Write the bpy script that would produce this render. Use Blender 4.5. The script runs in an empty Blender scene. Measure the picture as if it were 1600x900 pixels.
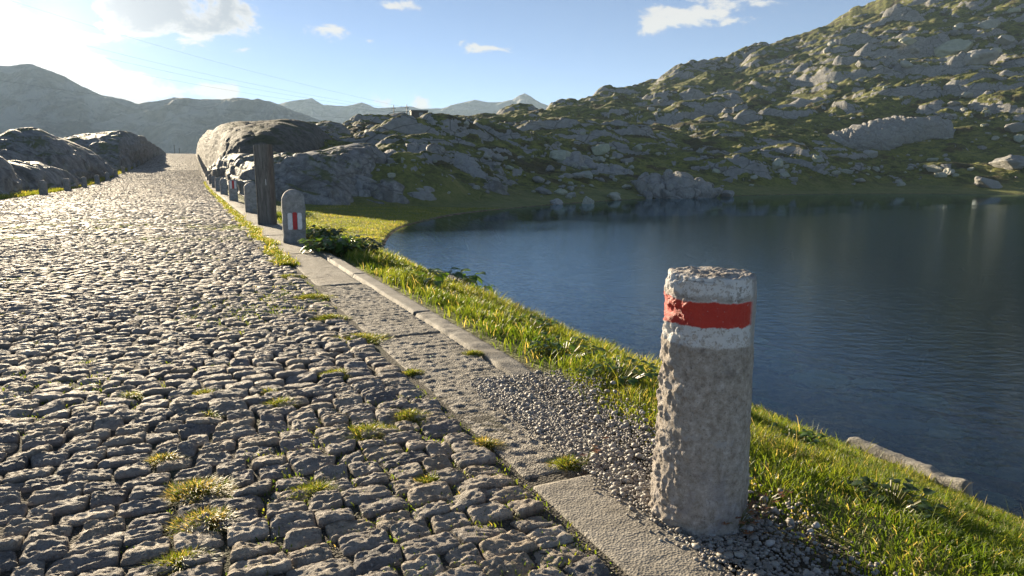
import bpy, math, random
import numpy as np
from math import radians as R

# ------------------------------------------------------------------ camera, world, sun, exposure
scene = bpy.context.scene
COL = scene.collection
cam = bpy.data.cameras.new("camera"); camo = bpy.data.objects.new("camera", cam); COL.objects.link(camo)
cam.lens = 24.0; cam.sensor_width = 36.0; cam.clip_start = 0.05; cam.clip_end = 20000
EYE = 1.03
camo.location = (0, 0, EYE); camo.rotation_euler = (R(90 - 9.5), 0, 0)
scene.camera = camo
scene.view_settings.view_transform = 'Standard'
scene.view_settings.look = 'None'
scene.view_settings.gamma = 1.0
scene.view_settings.exposure = 1.75
scene.cycles.max_bounces = 8
scene.cycles.transparent_max_bounces = 12
scene.cycles.volume_bounces = 0
scene.cycles.use_denoising = True

SUN_AZ, SUN_EL = R(-35), R(12.5)          # azimuth from +Y towards +X
sd = (math.sin(SUN_AZ)*math.cos(SUN_EL), math.cos(SUN_AZ)*math.cos(SUN_EL), math.sin(SUN_EL))
sun = bpy.data.lights.new("sun", 'SUN'); suno = bpy.data.objects.new("sun", sun); COL.objects.link(suno)
sun.energy = 5.0; sun.angle = R(0.6); sun.color = (1.0, 0.84, 0.60)
from mathutils import Vector
suno.rotation_euler = Vector(sd).to_track_quat('Z', 'Y').to_euler()
suno.location = (-40, 60, 40)

F = 1067.0; PC, PS = math.cos(R(9.5)), math.sin(R(9.5))
def ray(px, py):
    X = (px - 800) / F; Y = -(py - 450) / F
    return X, PC + Y*PS, Y*PC - PS
def azel(px, py):
    x, y, z = ray(px, py)
    return math.atan2(x, y), math.atan2(z, math.hypot(x, y))
def unproj(px, py, d):                        # point on the pixel's ray at forward distance d
    X = (np.asarray(px, float) - 800) / F; Y = -(np.asarray(py, float) - 450) / F
    x, y, z = X, PC + Y*PS, Y*PC - PS
    k = d / y
    return x*k, y*k, EYE + z*k

# ---- node helpers
class NT:
    def __init__(s, tree): s.t = tree; s.n = tree.nodes; s.l = tree.links
    def new(s, typ, **kw):
        n = s.n.new(typ)
        for k, v in kw.items(): setattr(n, k, v)
        return n
    def put(s, sock, v):
        if isinstance(v, bpy.types.NodeSocket): s.l.new(v, sock)
        elif v is not None:
            if hasattr(sock.default_value, '__len__') and not hasattr(v, '__len__'): v = (v,)*len(sock.default_value)
            if hasattr(sock.default_value, '__len__') and len(sock.default_value) == 4 and len(v) == 3: v = (*v, 1)
            sock.default_value = v
    def math(s, op, a, b=0.0, c=None, clamp=False):
        n = s.new('ShaderNodeMath', operation=op, use_clamp=clamp)
        s.put(n.inputs[0], a); s.put(n.inputs[1], b)
        if c is not None: s.put(n.inputs[2], c)
        return n.outputs[0]
    def mix(s, f, a, b, mode='MIX'):
        n = s.new('ShaderNodeMix', data_type='RGBA', blend_type=mode)
        s.put(n.inputs[0], f); s.put(n.inputs[6], a); s.put(n.inputs[7], b)
        return n.outputs[2]
    def sstep(s, v, a, b):
        n = s.new('ShaderNodeMapRange', interpolation_type='SMOOTHSTEP')
        s.put(n.inputs[0], v); s.put(n.inputs[1], a); s.put(n.inputs[2], b); n.inputs[3].default_value = 0; n.inputs[4].default_value = 1
        return n.outputs[0]
    def noise(s, vec, scale, detail=4, rough=.55, dist=0, out=0):
        n = s.new('ShaderNodeTexNoise'); s.put(n.inputs['Vector'], vec)
        n.inputs['Scale'].default_value = scale; n.inputs['Detail'].default_value = detail
        n.inputs['Roughness'].default_value = rough; n.inputs['Distortion'].default_value = dist
        return n.outputs[out]
    def voro(s, vec, scale, feature='F1', out=0, rnd=1):
        n = s.new('ShaderNodeTexVoronoi', feature=feature); s.put(n.inputs['Vector'], vec)
        n.inputs['Scale'].default_value = scale; n.inputs['Randomness'].default_value = rnd
        return n.outputs[out]
    def mapping(s, vec, scale=(1,1,1), rot=(0,0,0), loc=(0,0,0)):
        n = s.new('ShaderNodeMapping'); s.put(n.inputs[0], vec)
        n.inputs[1].default_value = loc; n.inputs[2].default_value = rot; n.inputs[3].default_value = scale
        return n.outputs[0]
    def ramp(s, f, stops, interp='LINEAR'):
        n = s.new('ShaderNodeValToRGB'); s.put(n.inputs[0], f); cr = n.color_ramp; cr.interpolation = interp
        while len(cr.elements) < len(stops): cr.elements.new(.5)
        for e, (p, c) in zip(cr.elements, stops): e.position = p; e.color = (*c, 1)
        return n.outputs[0]
    def bump(s, h, strength, dist, normal=None):
        n = s.new('ShaderNodeBump'); n.inputs['Strength'].default_value = strength; n.inputs['Distance'].default_value = dist
        s.put(n.inputs['Height'], h)
        if normal is not None: s.l.new(normal, n.inputs['Normal'])
        return n.outputs[0]
    def attr(s, name, out='Fac'):
        return s.new('ShaderNodeAttribute', attribute_name=name).outputs[out]

# ---- world: physical sky + procedural clouds
world = bpy.data.worlds.new("World"); scene.world = world; world.use_nodes = True
w = NT(world.node_tree); w.n.clear()
sky = w.new('ShaderNodeTexSky', sky_type='NISHITA'); sky.sun_disc = False
sky.sun_elevation = SUN_EL; sky.sun_rotation = SUN_AZ
sky.altitude = 3500; sky.air_density = .62; sky.dust_density = .15; sky.ozone_density = 1.0
bg = w.new('ShaderNodeBackground'); w.l.new(sky.outputs[0], bg.inputs[0]); bg.inputs[1].default_value = 0.05
tc = w.new('ShaderNodeTexCoord'); sep = w.new('ShaderNodeSeparateXYZ'); w.l.new(tc.outputs['Generated'], sep.inputs[0])
dx, dy, dz = sep.outputs
wazi = w.math('ARCTAN2', dx, dy); wel = w.math('ARCSINE', dz)
nv = w.mapping(tc.outputs['Generated'], scale=(1, 1, 1.7))
n1 = w.noise(nv, 11, 10, .62, .5); n2 = w.noise(nv, 38, 8, .65, .3)
clouds = [(255,-5,150,62,1.25),(300,50,45,26,.7),(235,72,26,14,.6),(208,140,62,28,1.0),(350,140,48,20,.85),(520,45,62,19,.72),(575,63,20,7,.5),
          (613,10,34,10,.66),(765,75,42,8,.62),(1075,24,130,27,.86),(655,160,18,18,.72),(925,152,22,12,.62),(597,158,20,12,.45),(30,75,125,58,1.15),(150,36,22,12,.5),(120,-20,120,40,.8),
          (-300,60,220,40,.8),(1450,-330,260,60,.7),(700,-420,300,60,.7),(1900,-150,260,50,.7)]
val = None; thick = None
for i, (px, py, sx, sy, wt) in enumerate(clouds):
    a, e = azel(px, py); sa, se = sx/F, sy/F
    u = w.math('DIVIDE', w.math('SUBTRACT', wazi, a), sa); v = w.math('DIVIDE', w.math('SUBTRACT', wel, e), se)
    d = w.math('SQRT', w.math('ADD', w.math('MULTIPLY', u, u), w.math('MULTIPLY', v, v)))
    k = w.math('MULTIPLY', w.math('SUBTRACT', 1.0, d), wt)
    val = k if val is None else w.math('MAXIMUM', val, k)
    if i in (0,): thick = k
nn = w.math('SUBTRACT', w.math('ADD', w.math('MULTIPLY', n1, 3.3), w.math('MULTIPLY', n2, 1.3)), 2.42)
dens = w.math('ADD', val, nn)
mask = w.sstep(dens, 0.06, 0.50)
core = w.sstep(w.math('ADD', thick, w.math('MULTIPLY', nn, .8)), 0.25, 0.75)
ccol = w.mix(core, (1.0, .97, .93), (.50, .54, .60))
cbg = w.new('ShaderNodeBackground'); w.l.new(ccol, cbg.inputs[0])
# the veil of thin cloud in front of the low sun glows round it
a0, e0 = azel(85, 42)
du = w.math('SUBTRACT', wazi, a0); dv = w.math('SUBTRACT', wel, e0)
dd = w.math('SQRT', w.math('ADD', w.math('MULTIPLY', du, du), w.math('MULTIPLY', dv, dv)))
glow = w.math('EXPONENT', w.math('MULTIPLY', dd, -9.0))
w.put(cbg.inputs[1], w.math('ADD', 0.25, w.math('MULTIPLY', glow, .12)))
ms = w.new('ShaderNodeMixShader'); w.put(ms.inputs[0], w.math('MULTIPLY', mask, .93)); w.l.new(bg.outputs[0], ms.inputs[1]); w.l.new(cbg.outputs[0], ms.inputs[2])
vb = w.new('ShaderNodeBackground'); vb.inputs[0].default_value = (1, .93, .82, 1); w.put(vb.inputs[1], w.math('MULTIPLY', w.math('EXPONENT', w.math('MULTIPLY', dd, -12.0)), .22))
ad = w.new('ShaderNodeAddShader'); w.l.new(ms.outputs[0], ad.inputs[0]); w.l.new(vb.outputs[0], ad.inputs[1])
wo = w.new('ShaderNodeOutputWorld'); w.l.new(ad.outputs[0], wo.inputs[0])

# ------------------------------------------------------------------ numpy noise
def _h(ix, iy, iz, seed):
    with np.errstate(over='ignore'):
        h = (ix.astype(np.uint32)*np.uint32(374761393) + iy.astype(np.uint32)*np.uint32(668265263)
             + iz.astype(np.uint32)*np.uint32(2147483647 & 1274126177) + np.uint32((seed*2654435761) & 0xffffffff))
        h ^= h >> np.uint32(13); h *= np.uint32(1274126177); h ^= h >> np.uint32(16); h *= np.uint32(2246822519); h ^= h >> np.uint32(13)
    return h
def noise3(x, y, z, seed=0):                 # gradient-free value noise, quintic, about -1..1
    x, y, z = np.broadcast_arrays(np.asarray(x, float), np.asarray(y, float), np.asarray(z, float))
    fx, fy, fz = np.floor(x), np.floor(y), np.floor(z)
    ix, iy, iz = fx.astype(np.int64), fy.astype(np.int64), fz.astype(np.int64)
    tx, ty, tz = x-fx, y-fy, z-fz
    out = 0
    flat = np.all(z == z.flat[0])
    sx, sy, sz = [t*t*t*(t*(t*6-15)+10) for t in (tx, ty, tz)]
    for a in (0, 1):
        for b in (0, 1):
            for c in ((0,) if flat else (0, 1)):
                g = _h(ix+a, iy+b, iz+c, seed)
                gx = (g & 1023)/511.5-1; gy = ((g >> 10) & 1023)/511.5-1; gz = ((g >> 20) & 1023)/511.5-1
                wgt = (sx if a else 1-sx)*(sy if b else 1-sy)
                if flat: out = out + wgt*(gx*(tx-a)+gy*(ty-b))
                else: out = out + wgt*(sz if c else 1-sz)*(gx*(tx-a)+gy*(ty-b)+gz*(tz-c))
    return out*1.5
def fbm(x, y, z=0.0, oct=4, seed=0, gain=.5, ridged=False):
    o = 0; a = 1.0; f = 1.0
    for k in range(oct):
        n = noise3(np.asarray(x)*f+17.3*k, np.asarray(y)*f-9.1*k, np.asarray(z)*f+3.7*k if np.ndim(z) else z, seed+k)
        if ridged: n = 1-2*np.abs(n)
        o = o+a*n; a *= gain; f *= 2.03
    return o
def domes(x, y, scale, seed, dens=.6, aspect=1.7, p=2.6, q=1.0):
    """height 0..1 of a field of scattered rounded rock humps; also a random id per hump"""
    X = x/scale; Y = y/scale
    fx, fy = np.floor(X), np.floor(Y); best = np.zeros_like(X); rid = np.zeros_like(X)
    for a in (-1, 0, 1):
        for b in (-1, 0, 1):
            cx, cy = fx+a, fy+b
            g = _h(cx.astype(np.int64), cy.astype(np.int64), np.zeros_like(cx, dtype=np.int64), seed)
            g2 = _h(cx.astype(np.int64), cy.astype(np.int64), np.ones_like(cx, dtype=np.int64), seed)
            px = cx+.15+.7*(g & 255)/255; py = cy+.15+.7*((g >> 8) & 255)/255
            ex = ((g >> 16) & 255)/255 < dens
            ang = ((g >> 24) & 255)/255*1.6-.8
            r = .28+.42*(g2 & 255)/255; hh = .45+.55*((g2 >> 8) & 255)/255
            tlt = ((g2 >> 16) & 255)/255*1.4-.4
            ca, sa = np.cos(ang), np.sin(ang); ux = (X-px)*ca+(Y-py)*sa; uy = -(X-px)*sa+(Y-py)*ca
            rr = (np.abs(ux/r/1.15)**p+np.abs(uy*aspect/r/1.15)**p)**(1/p)
            h = hh*np.clip(1-rr**2.6, 0, 1)**.55*(1-.55*tlt*uy/r*q)*ex
            m = h > best; best = np.where(m, h, best); rid = np.where(m, (g2 >> 24)/255.0, rid)
    return best, rid
def sst(x, a, b):
    t = np.clip((x-a)/(b-a), 0, 1); return t*t*(3-2*t)
rng = np.random.default_rng(7)

# ------------------------------------------------------------------ mesh helpers
def mk(name, V, Fc, mat=None, smooth=True, parent=None, attrs=None, mats=None, midx=None):
    V = np.asarray(V, dtype=np.float32).reshape(-1, 3); Fc = np.asarray(Fc, dtype=np.int32)
    me = bpy.data.meshes.new(name)
    me.vertices.add(len(V)); me.vertices.foreach_set('co', V.ravel())
    k = Fc.shape[1]; me.loops.add(Fc.size); me.loops.foreach_set('vertex_index', Fc.ravel())
    me.polygons.add(len(Fc)); me.polygons.foreach_set('loop_start', np.arange(0, Fc.size, k, dtype=np.int32))
    me.polygons.foreach_set('use_smooth', np.full(len(Fc), smooth, dtype=bool))
    for m in (mats or ([mat] if mat else [])): me.materials.append(m)
    if midx is not None: me.polygons.foreach_set('material_index', np.asarray(midx, dtype=np.int32))
    for an, av in (attrs or {}).items():
        at = me.attributes.new(an, 'FLOAT', 'POINT'); at.data.foreach_set('value', np.asarray(av, dtype=np.float32).ravel())
    me.update(calc_edges=True)
    o = bpy.data.objects.new(name, me); COL.objects.link(o)
    if parent: o.parent = parent
    return o
def gridf(nu, nv, wrap=False):
    i = np.arange(nu if wrap else nu-1)[:, None]; j = np.arange(nv-1)[None, :]
    i2 = (i+1) % nu
    return np.stack([i*nv+j, i2*nv+j, i2*nv+j+1, i*nv+j+1], -1).reshape(-1, 4)
def tag(o, label=None, cat=None, group=None, kind=None):
    if label: o['label'] = label
    if cat: o['category'] = cat
    if group: o['group'] = group
    if kind: o['kind'] = kind
    return o
def empty(name, loc, rz=0):
    o = bpy.data.objects.new(name, None); COL.objects.link(o); o.location = loc; o.rotation_euler = (0, 0, rz); o.empty_display_size = .2
    return o
class MB:
    def __init__(s): s.v = []; s.f = []
    def quad(s, *p):
        b = len(s.v); s.v += list(p); s.f.append((b, b+1, b+2, b+3))
    def box(s, x0, x1, y0, y1, z0, z1, bev=0.0):
        pts = []
        lv = [(z0, 0), (z0+bev, bev), (z1-bev, bev), (z1, 0)] if bev else [(z0, 0), (z1, 0)]
        b = len(s.v); n = 8 if bev else 4
        for z, g in lv:
            i = (bev-g) if bev else 0
            if bev:
                c = bev
                ring = [(x0+c, y0+i), (x1-c, y0+i), (x1-i, y0+c), (x1-i, y1-c), (x1-c, y1-i), (x0+c, y1-i), (x0+i, y1-c), (x0+i, y0+c)]
            else: ring = [(x0, y0), (x1, y0), (x1, y1), (x0, y1)]
            s.v += [(p[0], p[1], z) for p in ring]
        for l in range(len(lv)-1):
            for k in range(n): s.f.append((b+l*n+k, b+l*n+(k+1) % n, b+(l+1)*n+(k+1) % n, b+(l+1)*n+k))
        for base, rev in ((b, True), (b+(len(lv)-1)*n, False)):
            if n == 4: s.f.append(tuple(base+q for q in ((3,2,1,0) if rev else (0,1,2,3))))
            else:
                for q in ((0,1,2,7), (7,2,3,6), (6,3,4,5)):
                    s.f.append(tuple(base+t for t in (q[::-1] if rev else q)))
    def tube(s, pts, r, n=6):
        pts = [np.array(p, float) for p in pts]; b = len(s.v)
        rr = r if hasattr(r, '__len__') else [r]*len(pts)
        for i, p in enumerate(pts):
            t = pts[min(i+1, len(pts)-1)]-pts[max(i-1, 0)]; t /= np.linalg.norm(t)+1e-9
            a = np.cross(t, (0, 0, 1) if abs(t[2]) < .9 else (1, 0, 0)); a /= np.linalg.norm(a); c = np.cross(t, a)
            for k in range(n): s.v.append(tuple(p+rr[i]*(a*math.cos(6.2832*k/n)+c*math.sin(6.2832*k/n))))
        for i in range(len(pts)-1):
            for k in range(n): s.f.append((b+i*n+k, b+i*n+(k+1) % n, b+(i+1)*n+(k+1) % n, b+(i+1)*n+k))
    def build(s, name, mat, parent=None, smooth=False): return mk(name, s.v, s.f, mat, smooth, parent)

# ------------------------------------------------------------------ materials
def newmat(name):
    m = bpy.data.materials.new(name); m.use_nodes = True; t = NT(m.node_tree); t.n.clear()
    out = t.new('ShaderNodeOutputMaterial'); b = t.new('ShaderNodeBsdfPrincipled'); t.l.new(b.outputs[0], out.inputs[0])
    t.b = b; t.out = out; t.co = t.new('ShaderNodeTexCoord').outputs['Object']
    return m, t
def rock_nodes(t, co, sc=1.0, warm=0.0):
    """granite: grey with darker lichen stains, pale patches, dark seams"""
    big = t.noise(co, .35*sc, 6, .6, .5); med = t.noise(co, 1.9*sc, 6, .65, .3); fine = t.noise(co, 14*sc, 5, .7)
    st = t.mapping(co, scale=(1, 1, .28)); streak = t.noise(st, 1.6*sc, 5, .6, .8)
    base = t.ramp(med, [(.28, (.085, .08, .074)), (.45, (.185, .175, .162)), (.6, (.275, .265, .245)), (.75, (.38, .37, .345))])
    base = t.mix(t.sstep(big, .52, .68), base, (.13, .12, .105))
    base = t.mix(t.math('MULTIPLY', t.sstep(streak, .55, .72), .6), base, (.06, .056, .052))
    base = t.mix(t.math('MULTIPLY', t.sstep(t.noise(co, .9*sc, 5, .6), .56, .66), .35), base, (.30, .31, .20))
    spk = t.ramp(fine, [(.3, (.72, .72, .72)), (.5, (1, 1, 1)), (.72, (1.22, 1.2, 1.16))])
    return t.mix(1.0, base, spk, 'MULTIPLY'), med, fine, streak

m_rock, t = newmat('granite')
co = t.co
c, med, fine, streak = rock_nodes(t, co)
wc = t.new('ShaderNodeVectorMath', operation='ADD'); t.l.new(t.mapping(co, rot=(0, .25, .3), scale=(.28, .28, 1.0)), wc.inputs[0]); t.l.new(t.mix(1, (.9, .9, .9), t.noise(co, .5, 4, .6, out=1), 'MULTIPLY'), wc.inputs[1])
ck = t.sstep(t.voro(wc.outputs[0], .42, 'DISTANCE_TO_EDGE'), .0, .022)
c = t.mix(ck, t.mix(.5, c, (.03, .028, .025)), c)
geo = t.new('ShaderNodeNewGeometry'); sepn = t.new('ShaderNodeSeparateXYZ'); t.l.new(geo.outputs['Normal'], sepn.inputs[0])
top = t.math('MULTIPLY', t.sstep(sepn.outputs[2], .74, .90), t.sstep(t.noise(co, .45, 5, .6), .47, .54))
gcol = t.ramp(t.noise(co, 2.3, 5, .6), [(.3, (.045, .055, .016)), (.55, (.11, .12, .035)), (.75, (.14, .11, .045))])
c = t.mix(top, c, gcol)
t.put(t.b.inputs['Base Color'], c); t.b.inputs['Roughness'].default_value = .72
b1 = t.bump(t.math('ADD', t.math('MULTIPLY', med, .7), t.math('MULTIPLY', ck, .12)), .7, .3)
t.put(t.b.inputs['Normal'], t.bump(fine, .5, .05, b1))

m_pale, t = newmat('pale_granite'); c, med, fine, streak = rock_nodes(t, t.co, 1.3); c = t.mix(.45, c, (.46, .45, .42))
wc = t.new('ShaderNodeVectorMath', operation='ADD'); t.l.new(t.mapping(t.co, rot=(0, .3, .4), scale=(.5, .5, .8)), wc.inputs[0]); t.l.new(t.mix(1, (.7, .7, .7), t.noise(t.co, .7, 4, .6, out=1), 'MULTIPLY'), wc.inputs[1])
ck = t.sstep(t.voro(wc.outputs[0], .7, 'DISTANCE_TO_EDGE'), .0, .03); c = t.mix(ck, t.mix(.35, c, (.05, .045, .04)), c)
t.put(t.b.inputs['Base Color'], c); t.b.inputs['Roughness'].default_value = .75; t.put(t.b.inputs['Normal'], t.bump(t.math('ADD', med, t.math('MULTIPLY', ck, .15)), .9, .4))
m_rockshade = m_rock.copy(); m_rockshade.name = 'shade_toned_granite'; nt_ = NT(m_rockshade.node_tree); bs_ = [n for n in nt_.n if n.type == 'BSDF_PRINCIPLED'][0]; lk_ = bs_.inputs['Base Color'].links[0].from_socket  # granite darkened in its colour to stand for shade on the whaleback's flank
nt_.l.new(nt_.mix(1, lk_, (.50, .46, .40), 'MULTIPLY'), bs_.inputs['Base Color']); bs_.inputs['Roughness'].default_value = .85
m_boulder, t = newmat('boulder_granite')
co = t.co; info = t.new('ShaderNodeObjectInfo')
cc = t.new('ShaderNodeVectorMath', operation='ADD'); t.l.new(co, cc.inputs[0])
cmb = t.new('ShaderNodeCombineXYZ'); t.put(cmb.inputs[0], t.math('MULTIPLY', info.outputs['Random'], 60)); t.l.new(cmb.outputs[0], cc.inputs[1])
c, med, fine, _ = rock_nodes(t, cc.outputs[0], 1.6)
c = t.mix(.5, c, (.48, .47, .43))
c = t.mix(1, c, t.ramp(info.outputs['Random'], [(0, (.65, .65, .66)), (.5, (1, 1, 1)), (.8, (1.0, 1.08, .86)), (1, (1.25, 1.2, 1.12))]), 'MULTIPLY')
t.put(t.b.inputs['Base Color'], c); t.b.inputs['Roughness'].default_value = .75
t.put(t.b.inputs['Normal'], t.bump(med, .8, .15))

m_ground, t = newmat('alpine_ground')
co = t.co; rk = t.attr('rock'); dirt = t.attr('dirt'); wet = t.attr('bed')
c, med, fine, streak = rock_nodes(t, co, .8)
c = t.mix(.4, c, (.42, .41, .385))
ck = t.sstep(t.voro(t.mapping(co, scale=(.5, .5, 1.1)), .5, 'DISTANCE_TO_EDGE'), .0, .03)
c = t.mix(ck, t.mix(.6, c, (.04, .036, .03)), c)
gn = t.noise(co, .55, 7, .65, .4); g2 = t.noise(co, 3.2, 6, .7)
g = t.ramp(t.math('ADD', t.math('MULTIPLY', gn, .6), t.math('MULTIPLY', g2, .4)), [(.33, (.03, .036, .012)), (.45, (.09, .10, .025)), (.55, (.21, .21, .042)), (.66, (.30, .265, .07))])
heath = t.sstep(t.noise(t.mapping(co, loc=(40, 0, 0)), .16, 6, .65), .5, .62)
g = t.mix(t.math('MULTIPLY', heath, .8), g, t.ramp(g2, [(.3, (.030, .021, .012)), (.7, (.085, .055, .028))]))
lawn = t.attr('lawn')
g = t.mix(lawn, g, t.ramp(t.math('ADD', t.math('MULTIPLY', g2, .5), t.math('MULTIPLY', gn, .5)), [(.35, (.10, .12, .03)), (.5, (.19, .20, .055)), (.65, (.26, .24, .09))]))
rmask = t.sstep(t.math('ADD', rk, t.math('MULTIPLY', t.math('SUBTRACT', t.noise(co, 1.6, 6, .7), .5), .9)), .42, .56)
c = t.mix(rmask, g, c)
c = t.mix(dirt, c, t.ramp(t.noise(co, 30, 6, .7), [(.3, (.045, .036, .024)), (.55, (.10, .085, .06)), (.75, (.20, .18, .15))]))
stn = t.voro(t.mapping(co, scale=(1, 1, 1)), 1.5, 'F1', 1)
bedc = t.mix(.35, t.ramp(t.noise(co, 2.6, 6, .65, .6), [(.35, (.030, .022, .012)), (.5, (.20, .12, .06)), (.66, (.45, .33, .20))]), stn, 'MULTIPLY')
bedc = t.mix(t.attr('deep'), bedc, (.012, .055, .085))
c = t.mix(wet, c, bedc)
t.put(t.b.inputs['Base Color'], c); t.b.inputs['Roughness'].default_value = .85; t.b.inputs['Specular IOR Level'].default_value = .3
hh = t.math('ADD', t.math('MULTIPLY', med, .8), t.math('ADD', t.math('MULTIPLY', g2, .5), t.math('MULTIPLY', ck, .25)))
t.put(t.b.inputs['Normal'], t.bump(t.noise(co, 11, 5, .7), .6, .08, t.bump(hh, .9, .4)))

m_sett, t = newmat('cobble_granite')
co = t.co; idn = t.attr('tint')
n1_ = t.noise(co, 22, 6, .7); n2_ = t.noise(co, 90, 4, .7); n3_ = t.noise(co, 3.0, 5, .6)
c = t.ramp(n1_, [(.3, (.26, .23, .196)), (.5, (.42, .375, .325)), (.7, (.56, .51, .45))])
c = t.mix(1, c, t.ramp(idn, [(0, (.55, .56, .60)), (.3, (.85, .83, .84)), (.5, (1, .98, .95)), (.75, (1.1, 1.0, .86)), (1, (1.38, 1.33, 1.25))]), 'MULTIPLY')
c = t.mix(t.math('MULTIPLY', t.sstep(n2_, .57, .67), .5), c, (.08, .07, .06)); c = t.mix(t.math('MULTIPLY', t.sstep(t.noise(co, 75, 4, .7), .58, .68), .6), c, (.62, .59, .54)); c = t.mix(t.math('MULTIPLY', t.sstep(n3_, .58, .68), .35), c, (.20, .16, .10))
c = t.mix(t.math('MULTIPLY', t.attr('low'), .85), c, (.055, .045, .03))
t.put(t.b.inputs['Base Color'], c)
t.put(t.b.inputs['Roughness'], t.math('ADD', .56, t.math('MULTIPLY', n1_, .25))); t.b.inputs['Specular IOR Level'].default_value = .22
t.put(t.b.inputs['Normal'], t.bump(n2_, .8, .010, t.bump(t.noise(co, 42, 6, .72), 1.0, .022)))

m_dirt, t = newmat('joint_dirt')
co = t.co
c = t.ramp(t.noise(co, 60, 6, .75), [(.3, (.028, .024, .018)), (.52, (.075, .065, .048)), (.68, (.17, .155, .13))])
c = t.mix(t.math('MULTIPLY', t.sstep(t.noise(co, 1.4, 5, .6), .52, .62), .6), c, (.05, .06, .018))
t.put(t.b.inputs['Base Color'], c); t.b.inputs['Roughness'].default_value = .95
t.put(t.b.inputs['Normal'], t.bump(t.voro(co, 110), 1, .012))

def concrete(name, rough):
    m, t = newmat(name); co = t.co
    agg = t.voro(co, 130, 'F1', 1); ed = t.voro(co, 130, 'F1', 0)
    c = t.ramp(t.noise(co, 5, 6, .65), [(.3, (.17, .15, .12)), (.55, (.27, .245, .205)), (.75, (.36, .33, .285))])
    bw = t.new('ShaderNodeRGBToBW'); t.l.new(agg, bw.inputs[0])
    c = t.mix(rough, c, t.mix(1, c, t.ramp(bw.outputs[0], [(.2, (.45, .45, .47)), (.5, (1, 1, 1)), (.8, (1.5, 1.46, 1.4))]), 'MULTIPLY'))
    c = t.mix(t.math('MULTIPLY', t.sstep(t.noise(co, 1.7, 6, .65), .52, .7), .55), c, (.12, .105, .08))
    t.put(t.b.inputs['Base Color'], c); t.b.inputs['Roughness'].default_value = .8
    t.put(t.b.inputs['Normal'], t.bump(ed, .5+.5*rough, .006*rough+.002, t.bump(t.noise(co, 40, 5, .7), .6, .008)))
    return m
m_slab = concrete('exposed_aggregate', .8); m_kerb = concrete('kerb_concrete', .3)

m_pebble, t = newmat('pebble_stone')
c = t.ramp(t.attr('tint'), [(0, (.08, .07, .06)), (.3, (.22, .195, .165)), (.6, (.37, .335, .29)), (.85, (.56, .53, .49)), (1, (.38, .22, .13))])
t.put(t.b.inputs['Base Color'], t.mix(.3, c, t.mix(1, c, t.noise(t.co, 160, 3, .6, out=1), 'MULTIPLY'))); t.b.inputs['Roughness'].default_value = .6

m_blade, t = newmat('grass_blade')
c = t.ramp(t.attr('tint'), [(0, (.025, .05, .010)), (.35, (.060, .105, .015)), (.65, (.12, .155, .024)), (.85, (.20, .21, .045)), (.93, (.34, .27, .14)), (1, (.44, .35, .20))])
t.put(t.b.inputs['Base Color'], c); t.b.inputs['Roughness'].default_value = .45; t.b.inputs['Specular IOR Level'].default_value = .35
tr = t.new('ShaderNodeBsdfTranslucent'); t.put(tr.inputs[0], t.mix(1, c, (2.5, 2.3, .95), 'MULTIPLY'))
mx = t.new('ShaderNodeMixShader'); mx.inputs[0].default_value = .5; t.l.new(t.b.outputs[0], mx.inputs[1]); t.l.new(tr.outputs[0], mx.inputs[2]); t.l.new(mx.outputs[0], t.out.inputs[0])

def leafmat(name, a, b):
    m, t = newmat(name); info = t.new('ShaderNodeObjectInfo')
    c = t.mix(t.noise(t.co, 9, 3, .6), a, b)
    t.put(t.b.inputs['Base Color'], c); t.b.inputs['Roughness'].default_value = .4
    tr = t.new('ShaderNodeBsdfTranslucent'); t.put(tr.inputs[0], t.mix(1, c, (1.8, 1.9, .8), 'MULTIPLY'))
    mx = t.new('ShaderNodeMixShader'); mx.inputs[0].default_value = .4; t.l.new(t.b.outputs[0], mx.inputs[1]); t.l.new(tr.outputs[0], mx.inputs[2]); t.l.new(mx.outputs[0], t.out.inputs[0])
    return m
m_leaf = leafmat('broad_leaf', (.05, .10, .02), (.12, .19, .04)); m_darkleaf = leafmat('dark_leaf', (.02, .045, .015), (.06, .10, .03))
m_red = leafmat('withered_leaf', (.16, .055, .03), (.30, .14, .07)); m_straw = leafmat('straw_stem', (.22, .20, .09), (.14, .15, .05))

m_bol, t = newmat('painted_bollard_stone')
co = t.co; sp = t.new('ShaderNodeSeparateXYZ'); t.l.new(co, sp.inputs[0]); x_, y_, z_ = sp.outputs
n_a = t.noise(co, 7, 6, .65); n_b = t.noise(co, 46, 8, .75); n_c = t.noise(co, 150, 4, .75)
c = t.ramp(n_b, [(.28, (.17, .14, .11)), (.42, (.38, .325, .27)), (.55, (.52, .46, .40)), (.68, (.72, .68, .64))])
c = t.mix(t.math('MULTIPLY', t.sstep(n_a, .55, .68), .5), c, (.12, .105, .085))
c = t.mix(t.math('MULTIPLY', t.sstep(n_c, .56, .66), .55), c, (.05, .045, .04))
c = t.mix(t.math('MULTIPLY', t.sstep(t.noise(t.mapping(co, loc=(3, 1, 5)), 16, 5, .6), .60, .66), .7), c, (.48, .46, .45))
lowst = t.math('MULTIPLY', t.sstep(z_, .34, .05), t.sstep(t.noise(co, 11, 5, .6), .48, .62)); c = t.mix(t.math('MULTIPLY', lowst, .5), c, (.36, .34, .37))
jit = t.math('ADD', t.math('MULTIPLY', t.math('SUBTRACT', n_a, .5), .03), t.math('MULTIPLY', t.math('SUBTRACT', n_b, .5), .030))
zz = t.math('ADD', z_, jit)
wear = t.sstep(t.math('ADD', n_b, t.math('MULTIPLY', n_c, .35)), .69, .72)
zj2 = t.math('ADD', z_, t.math('ADD', t.math('MULTIPLY', t.math('SUBTRACT', n_b, .5), .022), t.math('MULTIPLY', t.math('SUBTRACT', n_a, .5), .03)))
side = t.sstep(x_, .105, .085)
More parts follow.
